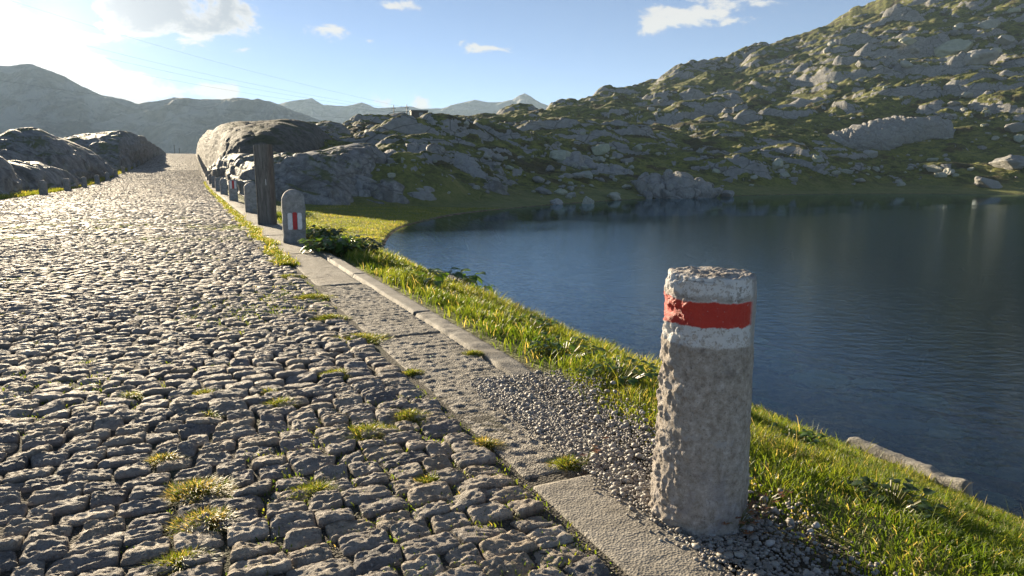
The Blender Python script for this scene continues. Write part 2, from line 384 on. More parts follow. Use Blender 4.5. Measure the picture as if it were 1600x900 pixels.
wband = t.math('MULTIPLY', t.sstep(zz, .548, .556), t.sstep(zz, .752, .742))
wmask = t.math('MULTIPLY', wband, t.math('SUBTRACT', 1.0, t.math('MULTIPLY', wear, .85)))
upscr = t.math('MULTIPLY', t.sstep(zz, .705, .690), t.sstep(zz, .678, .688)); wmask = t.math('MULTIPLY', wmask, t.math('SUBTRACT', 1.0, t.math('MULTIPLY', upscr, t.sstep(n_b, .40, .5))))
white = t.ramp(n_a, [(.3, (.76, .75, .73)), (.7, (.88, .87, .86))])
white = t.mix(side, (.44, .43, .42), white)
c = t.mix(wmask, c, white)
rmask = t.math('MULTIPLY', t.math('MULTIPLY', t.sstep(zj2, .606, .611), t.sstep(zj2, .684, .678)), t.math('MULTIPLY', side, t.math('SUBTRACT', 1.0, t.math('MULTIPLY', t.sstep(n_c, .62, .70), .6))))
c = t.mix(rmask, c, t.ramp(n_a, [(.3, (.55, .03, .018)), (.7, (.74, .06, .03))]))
t.put(t.b.inputs['Base Color'], c); t.put(t.b.inputs['Roughness'], t.math('SUBTRACT', .85, t.math('MULTIPLY', rmask, .35)))
t.put(t.b.inputs['Normal'], t.bump(n_c, 1.0, .008, t.bump(n_b, .8, .014)))

m_bstone, t = newmat('bollard_stone')
co = t.co
c = t.ramp(t.noise(co, 9, 7, .7), [(.3, (.14, .138, .132)), (.5, (.27, .265, .25)), (.7, (.39, .38, .36))])
c = t.mix(t.math('MULTIPLY', t.sstep(t.noise(co, 60, 4, .7), .56, .66), .5), c, (.07, .065, .06))
c = t.mix(t.math('MULTIPLY', t.sstep(t.noise(co, 2.6, 5, .6), .55, .65), .5), c, (.26, .20, .11))
t.put(t.b.inputs['Base Color'], c); t.b.inputs['Roughness'].default_value = .85
t.put(t.b.inputs['Normal'], t.bump(t.noise(co, 50, 5, .7), .8, .012))
def flat(name, col, rough=.6, sc=20, amt=.25, bump=.3):
    m, t = newmat(name); n = t.noise(t.co, sc, 6, .7)
    t.put(t.b.inputs['Base Color'], t.mix(t.sstep(n, .35, .7), tuple(q*(1-amt) for q in col), tuple(min(1, q*(1+amt)) for q in col)))
    t.b.inputs['Roughness'].default_value = rough; t.put(t.b.inputs['Normal'], t.bump(n, bump, .01)); return m
m_white = flat('white_paint', (.68, .67, .66), .6, 25, .12); m_redp = flat('red_paint', (.45, .022, .02), .55, 25, .2)
m_dark = flat('dark_masonry', (.075, .062, .055), .8, 6, .4); m_metal = flat('weathered_metal', (.22, .22, .22), .5, 12, .3); m_cable = flat('cable', (.05, .05, .05), .5)

m_post, t = newmat('weathered_timber')
co = t.co
n = t.noise(t.mapping(co, scale=(14, 14, 1.2)), 3, 7, .7, .4)
c = t.ramp(n, [(.3, (.05, .046, .04)), (.5, (.13, .12, .105)), (.7, (.22, .205, .18))])
sp = t.new('ShaderNodeSeparateXYZ'); t.l.new(co, sp.inputs[0])
c = t.mix(t.math('MULTIPLY', t.sstep(sp.outputs[0], .02, .14), .6), c, t.ramp(n, [(.3, (.06, .035, .022)), (.7, (.16, .10, .065))]))
t.put(t.b.inputs['Base Color'], c); t.b.inputs['Roughness'].default_value = .7; t.put(t.b.inputs['Normal'], t.bump(n, .6, .012))

m_water, t = newmat('lake_water')
co = t.co; sp = t.new('ShaderNodeSeparateXYZ'); t.l.new(co, sp.inputs[0])
lim = t.math('ADD', t.math('MULTIPLY', sp.outputs[0], .50), 33.0)
big = t.math('MULTIPLY', t.math('SUBTRACT', t.noise(t.mapping(co, scale=(.6, 1, 1)), .12, 4, .6), .5), 34)
rip = t.sstep(t.math('ADD', t.math('SUBTRACT', sp.outputs[1], lim), big), 9, -6)
wv = t.mapping(co, rot=(0, 0, R(-25)), scale=(1, 1.9, 1))
wv1 = t.noise(wv, 3.6, 3, .6, .3); wv2 = t.noise(wv, 11, 3, .6, .2)
hgt = t.math('ADD', wv1, t.math('MULTIPLY', wv2, .25))
bn = t.new('ShaderNodeBump'); bn.inputs['Distance'].default_value = .085; t.put(bn.inputs['Height'], hgt)
t.put(bn.inputs['Strength'], t.math('ADD', .012, t.math('MULTIPLY', rip, .10)))
fr = t.new('ShaderNodeFresnel'); fr.inputs[0].default_value = 1.33
gl = t.new('ShaderNodeBsdfGlossy'); gl.inputs['Roughness'].default_value = .02; t.l.new(bn.outputs[0], gl.inputs['Normal']); gl.inputs[0].default_value = (.74, .89, 1, 1)
tp = t.new('ShaderNodeBsdfTransparent'); tp.inputs[0].default_value = (.66, .78, .74, 1)
mx = t.new('ShaderNodeMixShader'); t.put(mx.inputs[0], fr.outputs[0]); t.l.new(tp.outputs[0], mx.inputs[1]); t.l.new(gl.outputs[0], mx.inputs[2]); t.l.new(mx.outputs[0], t.out.inputs[0])

def mountmat(name, a, b):
    m, t = newmat(name); n = t.noise(t.co, .02, 9, .65, .6)
    t.put(t.b.inputs['Base Color'], t.mix(t.sstep(n, .42, .6), a, b)); t.b.inputs['Roughness'].default_value = .95
    t.put(t.b.inputs['Normal'], t.bump(n, .8, 25)); return m
m_mtn = mountmat('mountain_rock', (.11, .125, .12), (.26, .275, .28))

# ------------------------------------------------------------------ terrain height
U = np.array([-.4194, .9078]); N = np.array([.9078, .4194])     # along the road, to its right
def st(x, y): return x*U[0]+y*U[1], x*N[0]+y*N[1]
def xy(s, t): return s*U[0]+t*N[0], s*U[1]+t*N[1]
ZR_D = np.array([-50, 48, 56, 65, 73, 85, 103, 135, 175, 215, 245, 262, 300, 400, 800])
ZR_Z = np.array([0, .0, .08, .22, .50, .95, 1.62, 3.1, 4.95, 6.55, 7.3, 7.35, 5.5, 0, -20])
_s = np.linspace(-50, 800, 3401); _z = np.interp(_s, ZR_D, ZR_Z)
_k = np.exp(-.5*(np.arange(-40, 41)/16.)**2); _k /= _k.sum(); _z = np.convolve(np.pad(_z, 40, mode='edge'), _k, 'valid')
def zroad(s): return np.interp(s, _s, _z)
WATER = -1.5
# columns: px -> list of (py, distance)
COLS = {
 -700: [(420,22),(330,60),(250,100),(200,160),(150,260)],
 -200: [(345,30),(318,42),(270,70),(245,110),(225,200)],
 0:    [(330,30),(309,42),(274,70),(262,110),(255,200)],
 150:  [(316,36),(300,44),(276,70),(264,110),(256,200)],
 300:  [(300,45),(292,55),(276,80),(262,130),(252,200)],
 380:  [(338,28),(308,46),(268,66),(238,90),(215,140)],
 480:  [(352,30),(318,44),(266,54),(230,84),(203,125)],
 600:  [(352,32),(323,46),(274,55),(226,86),(186,145)],
 700:  [(341,39),(321,51),(266,61),(216,100),(180,150)],
 850:  [(324,53.5),(312,60),(262,84),(214,130),(177,225)],
 1000: [(312,68),(300,74),(258,97),(200,170),(136,310)],
 1110: [(308,76),(296,82),(248,110),(176,200),(97,330)],
 1250: [(304.5,84),(298,92),(240,122),(152,215),(52,340)],
 1400: [(303.5,86),(296,95),(236,127),(108,225),(-15,345)],
 1600: [(304,85),(297,90),(230,127),(80,225),(-110,345)],
 1900: [(306,84),(290,92),(200,130),(20,225),(-330,345)],
 2600: [(330,70),(300,80),(120,120),(-250,200),(-900,320)]}
ks = sorted(COLS); c_az = []; c_d = []; c_z = []
for k in ks:
    dd_, zz_ = [], []
    for py, d in COLS[k]:
        x, y, z = unproj(k, py, d); dd_.append(float(math.hypot(x, y))); zz_.append(float(z))
    if k > 650: zz_[0] = WATER-.05; dd_ = [1, dd_[0]-7]+dd_; zz_ = [-4.5, -3.6]+zz_
    elif k >= 380: dd_ = [1, 21]+dd_; zz_ = [-1.45, -1.42]+[-1.32]+zz_[1:]
    else: dd_ = [1, 20]+dd_; zz_ = [-.6, -.6]+zz_
    zt = zz_[-1]; dt = dd_[-1]
    dd_ += [dt*1.15, dt*1.6, 900, 3000]; zz_ += [zt-1.5, zt-dt*.12-8, -40 if k < 900 else zt*.2, -60]
    c_az.append(azel(k, 200 if k > 900 else 260)[0]); c_d.append(dd_); c_z.append(zz_)
c_az = np.array(c_az); c_d = np.array(c_d, float); c_z = np.array(c_z, float)
TA = np.linspace(R(-85), R(85), 900); TL = np.linspace(0, math.log(3000), 1400); TD = np.exp(TL)
TAB = np.zeros((len(TA), len(TD)))
for i, a in enumerate(TA):
    dcol = [np.interp(a, c_az, c_d[:, k]) for k in range(c_d.shape[1])]; zcol = [np.interp(a, c_az, c_z[:, k]) for k in range(c_d.shape[1])]
    TAB[i] = np.interp(TD, dcol, zcol)
kk = np.exp(-.5*(np.arange(-12, 13)/5.)**2); kk /= kk.sum()
TABs = np.apply_along_axis(lambda r: np.convolve(np.pad(r, 12, mode='edge'), kk, 'valid'), 0, TAB)
TAB = TABs
def far(x, y):
    a = np.arctan2(x, y); l = np.log(np.clip(np.hypot(x, y), 1.0, 2999))
    fa = np.clip((a-TA[0])/(TA[1]-TA[0]), 0, len(TA)-1.001); fl = np.clip(l/(TL[1]-TL[0]), 0, len(TL)-1.001)
    i = fa.astype(int); j = fl.astype(int); u = fa-i; v = fl-j
    return TAB[i, j]*(1-u)*(1-v)+TAB[i+1, j]*u*(1-v)+TAB[i, j+1]*(1-u)*v+TAB[i+1, j+1]*u*v
def height(x, y, full=False):
    x = np.asarray(x, float); y = np.asarray(y, float)
    s, t = st(x, y); d = np.hypot(x, y); z = far(x, y); zr = zroad(s)
    base = z.copy()
    # rock relief on the slopes
    hill = sst(d, 44, 60)*sst(z, -1.35, .8)*sst(t, 3, 12)
    hillL = sst(-t, 9, 16)*.5
    wx = x+2.5*noise3(x*.08, y*.08, 0., 3); wy = y+2.5*noise3(x*.08, y*.08, 0., 4)
    ru, rv = wx*.96-wy*.28, wx*.28+wy*.96
    h1, r1 = domes(ru, rv, 26, 11, .62, 2.0); h2, r2 = domes(ru, rv, 11, 12, .6, 2.0); h3, r3 = domes(ru, rv, 5, 13, .55, 1.7); h4, r4 = domes(wx, wy, 2.2, 14, .42, 1.4)
    upl = sst(d, 120, 240)
    rel = h1*(2.6+2.2*upl)+h2*(1.5+.9*upl)+h3*.8+h4*.38
    hm = np.clip(hill+hillL, 0, 1)
    cl = sst(noise3(x*.02, y*.02, 0., 21)+.25*noise3(x*.07, y*.07, 0., 22), -.35, .25)
    z = z+hm*rel*(.35+.65*cl)
    soft = fbm(x*.05, y*.05, 0., 4, 31)
    z = z+hm*soft*(1.3+1.5*upl)+hm*.22*fbm(x*.6, y*.6, 0., 4, 41)
    # grassy flats keep small hummocks
    z = z+.05*fbm(x*.7, y*.7, 0., 3, 51)*sst(d, 15, 25)*(z > -1.45)
    # bank right of the road
    tt = np.maximum(t, 1.6)
    zb = np.interp(tt, [1.6, 1.9, 2.6, 3.6, 4.9, 5.25, 5.5, 7.0, 9, 14, 30], [-.03, -.06, -.29, -.76, -1.32, -1.42, -1.60, -1.70, -1.98, -3.2, -4.5])
    zb = zb+.06*noise3(x*1.1, y*1.1, 0., 61)*sst(tt, 1.9, 2.6)*sst(-tt, -5.2, -4.8)+.05*fbm(x*1.7, y*1.7, 0., 3, 62)*sst(tt, 5.5, 6.5)
    zb = zb+zr*np.interp(tt, [1.6, 14], [1, .4])
    zR = np.maximum(zb, z-.0)
    cap = zr+.0+np.clip((t-1.9)*.9, 0, 99); zR = np.where(s > 20, np.minimum(zR, np.maximum(cap, zb)), zR)
    # left verge
    kL = sst(-t, 7.6, 11.5)
    zL = (zr-.06+.04*noise3(x*1.2, y*1.2, 0., 63))*(1-kL)+np.minimum(z+.0, zr+4)*kL
    out = np.where(t > 1.6, zR, np.where(t < -7.0, zL, zr-.05))
    out = np.where((t > -7.6) & (t < 1.75), zr-.05, out)
    if not full: return out
    onhill = hm*(out > WATER+.02)
    rockh = np.clip(h1*1.1, 0, 1)*.7+np.clip(h2, 0, 1)*.75+h3*.55+h4*.55
    return out, onhill, rockh*(.35+.65*cl), s, t, d
def pick(px, py, dmax=420):                   # where a pixel's ray meets the ground
    x, y, z = ray(px, py); k = math.hypot(x, y)
    D = np.exp(np.linspace(math.log(1.2), math.log(dmax), 1500)); X = x/k*D; Y = y/k*D; Z = EYE+z/k*D
    H = height(X, Y); H = np.maximum(H, WATER); hit = np.nonzero(Z <= H)[0]
    if not len(hit): return None
    i = hit[0]; return float(X[i]), float(Y[i]), float(H[i])

# ------------------------------------------------------------------ ground sheet
def seg(a, b, n): return np.linspace(a, b, n, endpoint=False)
az = np.concatenate([seg(R(-84), R(-40), 120), seg(R(-40), R(40), 1350), np.linspace(R(40), R(84), 160)])
dr = np.concatenate([seg(.25, 2, 40), np.exp(seg(math.log(2), math.log(48), 330)), seg(48, 140, 360), seg(140, 360, 360), np.exp(np.linspace(math.log(360), math.log(2900), 70))])
AA, DD = np.meshgrid(az, dr, indexing='ij'); GX = DD*np.sin(AA); GY = DD*np.cos(AA)
GZ, onhill, rockh, gs, gt, gd = height(GX, GY, True)
dzx = np.gradient(GZ, axis=1)/np.gradient(DD, axis=1); dza = np.gradient(GZ, axis=0)/(np.gradient(AA, axis=0)*DD)
slope = np.hypot(dzx, dza)
rock = np.clip(sst(slope, .55, 1.2)*.72+rockh*.19+.14*fbm(GX*.15, GY*.15, 0., 3, 71), 0, 1)*np.clip(onhill*1.4, 0, 1)
bed = (GZ < WATER+.03)*1.0*(gt > 4); deep = sst(-GZ, 2.0, 2.9)
dirt = ((gt < 1.66) & (gt > -7.2))*1.0
lawn = (1-np.clip(onhill*1.5, 0, 1))
V = np.stack([GX, GY, GZ], -1).reshape(-1, 3)
g = mk('ground', V, gridf(len(az), len(dr))[:, ::-1], m_ground, True, None, {'rock': rock, 'bed': bed, 'deep': deep, 'dirt': dirt, 'lawn': lawn})
tag(g, kind='structure')

# water
u = np.linspace(0, 1, 2)
pts = [xy(-40, 4.6), xy(-40, 300), (260, 130), (-8, 62), xy(30, 4.6), xy(30, 4.6)]
pts = [xy(-40, 4.6), (230, -60), (260, 125), (30, 100), (-9, 60), xy(33, 4.6)]
lake = mk('lake', [(p[0], p[1], WATER) for p in pts], [[0, 1, 2, 3], [0, 3, 4, 5]], m_water, False); tag(lake, kind='structure')

# ------------------------------------------------------------------ far mountains
def mountain(name, pts, d0, depth, seed, rough):
    px = np.linspace(pts[0][0], pts[-1][0], 700); py = np.interp(px, [p[0] for p in pts], [p[1] for p in pts])
    nv_ = 120; vv = np.linspace(0, 1, nv_)
    x1, y1, z1 = unproj(px, py, d0)
    a = np.arctan2(x1, y1)[:, None]; top = z1[:, None]; q = vv[None, :]
    D = np.hypot(x1, y1)[:, None]+(q-.72)*depth
    prof = np.where(q < .72, (q/.72)**1.25, 1-(q-.72)/.28*1.1)
    X = D*np.sin(a); Y = D*np.cos(a)
    ns = fbm(X/ (d0*.09), Y/(d0*.09), 0., 6, seed, .5, True)*.5+fbm(X/(d0*.03), Y/(d0*.03), 0., 4, seed+9)*.3
    Z = -70+(top+70)*prof+ns*rough*d0*np.clip(1-np.abs(q-.72)*0, 0, 1)*np.where(np.abs(q-.72) < .08, .25+.75*np.abs(q-.72)/.08, 1)*(.3+.7*(q < .98))
    o = mk(name, np.stack([X, Y, Z], -1).reshape(-1, 3), gridf(700, nv_)[:, ::-1], m_mtn); tag(o, kind='structure'); return o
mountain('mountain', [(-900,60),(-500,120),(-300,95),(-120,125),(0,106),(50,102),(80,112),(110,126),(150,146),(180,156),(216,165),(235,162),(270,153),(300,158),(330,156),(350,153),(400,158),(430,163),(460,175),(490,188),(560,215),(640,250)], 1250, 700, 5, .020)
mountain('mountain', [(200,190),(380,175),(440,163),(470,156),(487,154),(505,166),(540,168),(565,161),(585,169),(600,171),(640,168),(655,171),(690,170),(715,163),(742,155),(765,159),(785,161),(800,158),(812,150),(820,147),(830,153),(845,162),(862,168),(900,185),(1000,205)], 2300, 900, 6, .012)

# haze: closed box of thin pale air round everything
hb = MB(); hb.box(-2900, 2600, -400, 3300, -90, 320)
haze = hb.build('haze', None); hm_, ht = newmat('haze_air'); ht.n.remove(ht.b)
pv = ht.new('ShaderNodeVolumePrincipled'); pv.inputs['Color'].default_value = (.60, .80, 1.0, 1); pv.inputs['Density'].default_value = .00018; pv.inputs['Anisotropy'].default_value = .08
ht.l.new(pv.outputs[0], ht.out.inputs['Volume']); haze.data.materials.append(hm_); tag(haze, kind='stuff', label='thin blue haze in front of the far mountains', cat='haze')

# ------------------------------------------------------------------ rock outcrops
def outcrop(name, label, cols, seed, amp=.5, group=None, nu=260, nv_=110, mat=None, cat='rock', p=1.0, strat=.35):
    c = np.array(cols, float); P = np.linspace(0, 1, len(c)); q = np.linspace(0, 1, nu)
    it = [np.interp(q, P, c[:, k]) for k in range(5)]
    ker = np.exp(-.5*(np.arange(-9, 10)/3.5)**2); ker /= ker.sum()
    it = [np.convolve(np.pad(v, 9, mode='edge'), ker, 'valid') for v in it]
    px, pt, pf, df, dt = it
    xf, yf, zf = unproj(px, pf, df); xt, yt, zt = unproj(px, pt, dt)
    v = np.linspace(0, 1, nv_)[None, :]; fr_ = .62
    th = np.clip(v/fr_, 0, 1)*math.pi/2; bk = np.clip((v-fr_)/(1-fr_), 0, 1)*math.pi/2
    kx = (1-np.cos(th))**.85; kz = np.sin(th)**(.8*p)
    zb = (zf-1.2)[:, None]
    X = xf[:, None]+(xt-xf)[:, None]*kx; Y = yf[:, None]+(yt-yf)[:, None]*kx; Z = zb+((zt)[:, None]-zb)*kz
    depth = np.maximum(dt-df, 3)[:, None]; ax, ay = (xt/np.hypot(xt, yt))[:, None], (yt/np.hypot(xt, yt))[:, None]
    X = X+ax*depth*1.3*np.sin(bk); Y = Y+ay*depth*1.3*np.sin(bk); Z = np.where(v > fr_, zb+(zt[:, None]-zb)*np.cos(bk), Z)
    G = np.stack([X, Y, Z], -1)
    du_ = np.gradient(G, axis=0); dv_ = np.gradient(G, axis=1); nr = np.cross(du_, dv_); nr /= np.linalg.norm(nr, axis=-1, keepdims=True)+1e-9
    nr *= np.where(nr[..., 2:3].mean() < 0, -1, 1)
    S = 1.0
    n_ = amp*1.7*noise3(X*.13+seed, Y*.13, Z*.16, seed)+amp*.30*fbm(X*.3, Y*.3, Z*.45, 4, seed+1, .42)
    # rounded exfoliation slabs: stepped noise
    sl = X*.35+Y*.12+Z*1.1+1.4*noise3(X*.18, Y*.18, Z*.25, seed+5); fs = sl-np.floor(sl)
    n_ = n_+amp*strat*.95*(np.minimum(fs*1.3, 1)-np.clip((fs-.86)/.14, 0, 1))
    rg = fbm(X*.42+3, Y*.42, Z*.3, 3, seed+7, .5, True); n_ = n_-amp*.8*np.clip(rg-1.05, 0, 1)
    edge = np.clip(np.minimum(q, 1-q)*14, 0, 1)[:, None]; n_ = n_*np.clip(62/dt, .28, 1)[:, None]*(.25+.75*edge)*(1-.65*sst(1-np.abs(v-fr_)/.14, 0, 1))
    G = G+nr*n_[..., None]
    o = mk(name, G.reshape(-1, 3), gridf(nu, nv_), mat or m_rock); return tag(o, label, cat, group)
outcrop('rock_outcrop', 'long dark granite whaleback rising right of the road at its crest', [(306.5,238,247,195,197),(309,224,249,165,172),(316,212,258,112,124),(330,204,268,75,92),(350,197,285,58,82),(380,193,290,54,80),(410,192,290,54,80),(440,190,285,56,82),(470,193,280,60,86),(495,198,270,64,88),(515,215,258,70,86),(528,232,250,74,82)], 3, .32, mat=m_rockshade)
outcrop('rock_outcrop', 'rounded granite dome behind the square wooden post', [(322,268,274,74,76),(336,256,284,58,64),(352,248,291,52,60),(375,241,298,47,57),(400,240,303,45,56),(430,236,308,44,55),(460,238,312,43,54),(490,234,315,43,55),(520,230,316,43,57),(550,227,316,45,59),(580,228,313,48,61),(605,245,306,52,60)], 4, .6)
outcrop('rock_outcrop', 'dark flat-topped rock cap on the ridge left of the hut', [(476,216,228,92,96),(484,203,230,90,97),(498,193,230,90,99),(515,190,230,90,100),(532,192,226,92,100),(548,206,222,94,98)], 8, .5)
outcrop('rock_outcrop', 'large sloping granite ridge on the left behind the first bollards', [(-420,190,340,40,64),(-250,200,330,41,62),(-100,206,315,43,62),(0,214,300,47,66),(30,207,292,50,68),(55,205,290,52,70),(80,211,288,54,70),(110,222,285,58,71),(140,234,283,62,71),(165,252,280,66,72),(181,270,277,69,72)], 15, .7)
outcrop('rock_outcrop', 'reddish grey cliff running beside the left bollards up to the crest', [(90,232,276,88,96),(105,216,274,88,102),(125,211,273,88,106),(150,209,272,88,106),(190,207,272,88,108),(214,212,268,99,114),(236,223,258,130,142),(252,233,250,172,180),(261,241,246,212,216)], 16, .8)
outcrop('rock_outcrop', 'low pale granite slabs beside the left verge', [(-260,285,345,27,33),(-150,282,332,30,36),(-60,275,322,32,40),(0,264,308,36,44),(25,253,300,39,47),(60,251,296,41,49),(90,263,293,44,51),(115,273,291,47,53),(133,284,290,50,53)], 17, .45, strat=.8)
outcrop('rock_outcrop', 'steep dark rock at the left edge of the picture', [(-260,215,350,26,31),(-140,228,335,28,33),(-60,236,325,29,34),(0,246,313,31,35),(14,256,311,32,35.5),(27,288,308,34,36)], 18, .35)
outcrop('rock_outcrop', 'fractured cliff band under the grassy terrace beyond the lake', [(1012,264,269,103,105),(1030,250,271,101,107),(1070,246,273,101,108),(1110,243,272,102,109),(1150,240,270,103,111),(1200,238,266,106,113),(1240,236,261,108,113),(1268,245,256,110,113)], 21, .8, p=.6, strat=.7, mat=m_pale)
outcrop('rock_outcrop', 'tilted pale slabs halfway up the slope on the right', [(1288,219,224,131,133),(1330,206,230,128,136),(1380,198,233,128,137),(1430,188,231,129,139),(1465,190,226,131,139),(1487,207,217,133,136)], 22, 2.0, strat=1.3, mat=m_pale)
outcrop('rock_outcrop', 'yellow green lichened rock block standing in the lake at the far shore', [(998,302,309,74,75),(1006,288,311,72,77),(1022,283,312,71,78),(1034,292,312,71,78),(1046,278,312,71,78),(1068,275,312,71,78),(1080,290,311,72,78),(1092,284,311,72,78),(1110,292,309,74,76),(1116,303,307,75,76)], 23, 1.3, p=.7, strat=1.2, mat=m_pale)
outcrop('rock_outcrop', 'pale slab sloping down the knoll left of the lake', [(610,262,268,64,66),(635,247,262,66,72),(665,240,262,66,74),(700,243,268,66,73),(730,254,276,65,70),(760,272,283,64,67)], 24, .5, strat=.8, mat=m_pale)
outcrop('rock_outcrop', 'broad smooth hump crowning the knoll above the lake', [(725,226,232,96,99),(750,215,234,94,101),(785,211,236,94,102),(815,213,236,95,102),(838,224,233,97,101)], 25, .5, mat=m_pale)

srand = np.random.default_rng(44)
def slab_rock(px, py, w_, h_, d, tilt, seed, label, group, mt):
    n_ = 9; cols = []
    for i in range(n_):
        q = i/(n_-1)*2-1; e = math.sqrt(max(0, 1-abs(q)**2.6)); yy = py+tilt*q*h_
        cols.append((px+q*w_/2, yy-h_*e*(.62+.5*srand.random())+h_*.35, yy+h_*.4, d-1.5*e, d+2.5*e*h_/12+.4))
    return outcrop('bedrock_outcrop', label, cols, seed, .75, group, 150, 70, mt, 'rock', .8, 1.0)
for i, q in enumerate([(575,262,70,26,57,.3),(640,285,60,22,54,.5),(655,238,66,20,72,.2),(700,262,60,26,66,.7),(735,286,62,24,63,.8),(770,252,64,22,80,.5),(790,280,44,18,68,.6),(820,258,60,20,84,.4),(845,232,64,16,108,.2),(600,215,66,16,96,.1),(560,300,40,14,49,.2),(690,215,70,16,100,.1),(770,298,40,13,60,.3),(520,292,60,22,47,.3),(548,272,60,20,53,.2),(600,300,54,16,49,.4),(622,264,60,20,60,.2),(655,304,46,12,52,.3),(580,240,70,18,74,.1),(700,298,44,14,57,.4)]):
    slab_rock(*q, 600+i*3, 'grey bedrock slab showing through the dark knoll face left of the lake', 'bedrock slabs on the knoll', m_pale if i % 3 else m_rock)
for i, q in enumerate([(905,255,70,24,90,.5),(960,270,56,18,86,.4),(1000,225,90,18,130,-.1),(1090,215,100,18,150,-.3),(1180,225,80,18,135,-.3),(1235,275,90,22,104,-.2),(1300,245,70,14,122,-.2),(1420,170,110,18,172,-.4),(1250,165,110,18,190,-.5),(1540,150,90,20,170,-.3),(1480,110,90,22,210,-.5),(1330,95,110,18,270,-.6),(1120,150,90,14,230,-.4)]):
    slab_rock(*q, 700+i*3, 'grey bedrock slab on the grassy slope right of the knoll', 'bedrock slabs on the right slope', m_pale)

# ------------------------------------------------------------------ boulders
from bpy.types import Mesh
def ico(sub):
    bpy.ops.mesh.primitive_ico_sphere_add(subdivisions=sub, radius=1); o = bpy.context.object; me = o.data
    v = np.zeros(len(me.vertices)*3); me.vertices.foreach_get('co', v); f_ = np.zeros(len(me.loops), dtype=np.int32); me.loops.foreach_get('vertex_index', f_)
    bpy.data.objects.remove(o); bpy.data.meshes.remove(me); return v.reshape(-1, 3), f_.reshape(-1, 3)
I4v, I4f = ico(5); I1v, I1f = ico(1)
def boulder_mesh(seed):
    r = np.random.default_rng(seed); v = I4v.copy(); cut = np.full(len(v), 9.)
    for k in range(r.integers(9, 15)):                 # planar facets, softened
        n_ = r.normal(size=3); n_ /= np.linalg.norm(n_); h_ = r.uniform(.55, .95); dt_ = v@n_
        cut = -np.log(np.exp(-34*cut)+np.exp(-34*np.where(dt_ > .05, h_/np.maximum(dt_, .05), 9.)))/34
    v = v*np.minimum(cut, 1.15)[:, None]
    v *= (1+.10*fbm(v[:, 0]*2, v[:, 1]*2, v[:, 2]*2, 5, seed, .62))[:, None]
    v *= np.array([1, r.uniform(.65, .95), r.uniform(.5, .75)])
    return v
bmeshes = []
for k in range(12):
    o = mk('boulder', boulder_mesh(100+k), I4f, m_boulder); bmeshes.append(o.data); bpy.data.objects.remove(o)
random.seed(5)
def boulder(px, py, wpx, label, group=None, name='boulder', flatn=1.0):
    p_ = pick(px, py)
    if p_ is None: return None
    d = math.hypot(p_[0], p_[1]); r = wpx*.78/F*d/2
    if d > 395: return None
    o = bpy.data.objects.new(name, random.choice(bmeshes)); COL.objects.link(o)
    o.location = (p_[0], p_[1], p_[2]+r*.18*flatn); o.scale = (r, r*random.uniform(.8, 1.1), r*flatn*random.uniform(.8, 1.1)); o.rotation_euler = (random.uniform(-.25, .25), random.uniform(-.25, .25), random.uniform(0, 6.28))
    return tag(o, label, 'boulder', group)
hero = [(868,314,30,'angular grey boulder at the waterline left of the lichened rock block'),(850,296,36,'pale boulder on the slope just above the waterline boulders'),(918,312,36,'flat grey slab boulder half in the water'),
        (960,304,38,'long pale rock sloping into the lake'),(893,303,22,'small rounded boulder behind the waterline slabs'),(1135,301,34,'low pair of grey rocks in the water right of the lichened block'),
        (880,262,22,'rounded boulder midway up the knoll scree'),(940,232,40,'sloping grey slab among the scree'),(878,243,52,'big tilted slab at the top of the scree'),
        (1497,45,26,'smooth round boulder high on the right slope'),(1540,38,34,'tall grey boulder near the top right of the slope'),(1535,85,60,'widest boulder of the top right cluster'),(1490,75,50,'grey boulder leaning in the top right cluster'),(1568,62,36,'rounded boulder at the right end of the upper cluster'),
        (1418,64,26,'pink tinged boulder on the upper slope'),(1590,198,36,'pale green boulder at the right edge of the slope'),(1592,216,26,'grey boulder just below the pale green one'),(1510,148,18,'bright yellowish boulder on the right slope'),
        (1575,250,60,'sunlit flat rock above the stream outlet'),(1545,284,44,'pale rock on the sunlit grassy spit'),(1460,262,30,'largest boulder on the dark shore meadow'),(1482,267,28,'grey boulder beside the largest shore meadow boulder'),(1405,283,16,'small pointed white stone above the far shore'),
        (1515,264,12,'square grey stone beside the stream'),(1360,240,34,'low pale slab under the tilted slabs'),(1045,268,20,'rounded rock at the foot of the terrace'),(1215,256,34,'pale rock at the right end of the cliff band'),(1018,170,14,'bright boulder on the slope above the terrace'),(1030,172,12,'small boulder right beside the bright one on the slope')]
hero += [(1020,286,40,'upper left block of the lichened rocks at the far shore'),(1048,290,44,'middle block leaning on the lichened rocks at the far shore'),(1085,284,38,'upright slab at the right of the lichened rocks'),(1012,303,34,'low block at the left foot of the lichened rocks'),(1098,300,40,'broad block at the right foot of the lichened rocks')]
for h_ in hero: boulder(h_[0], h_[1]+h_[2]*.18, h_[2], h_[3])
cnt = 0
zones = [(850,1010,225,312,80,(9,34)),(560,850,240,312,52,(6,22)),(1120,1480,240,292,60,(5,22)),(1400,1600,170,285,28,(5,16)),(1000,1600,120,235,32,(6,20)),(1250,1600,15,120,34,(7,26)),(640,1000,185,235,14,(5,15))]
glab = ['grey boulder in the scree left of the lichened rock block','small grey boulder on the dark knoll face left of the lake','small boulder on the dark meadow above the far shore','boulder on the shaded slope at the right edge','boulder on the middle of the grassy right slope','boulder high on the right slope near its crest','small boulder on the far ridge top']
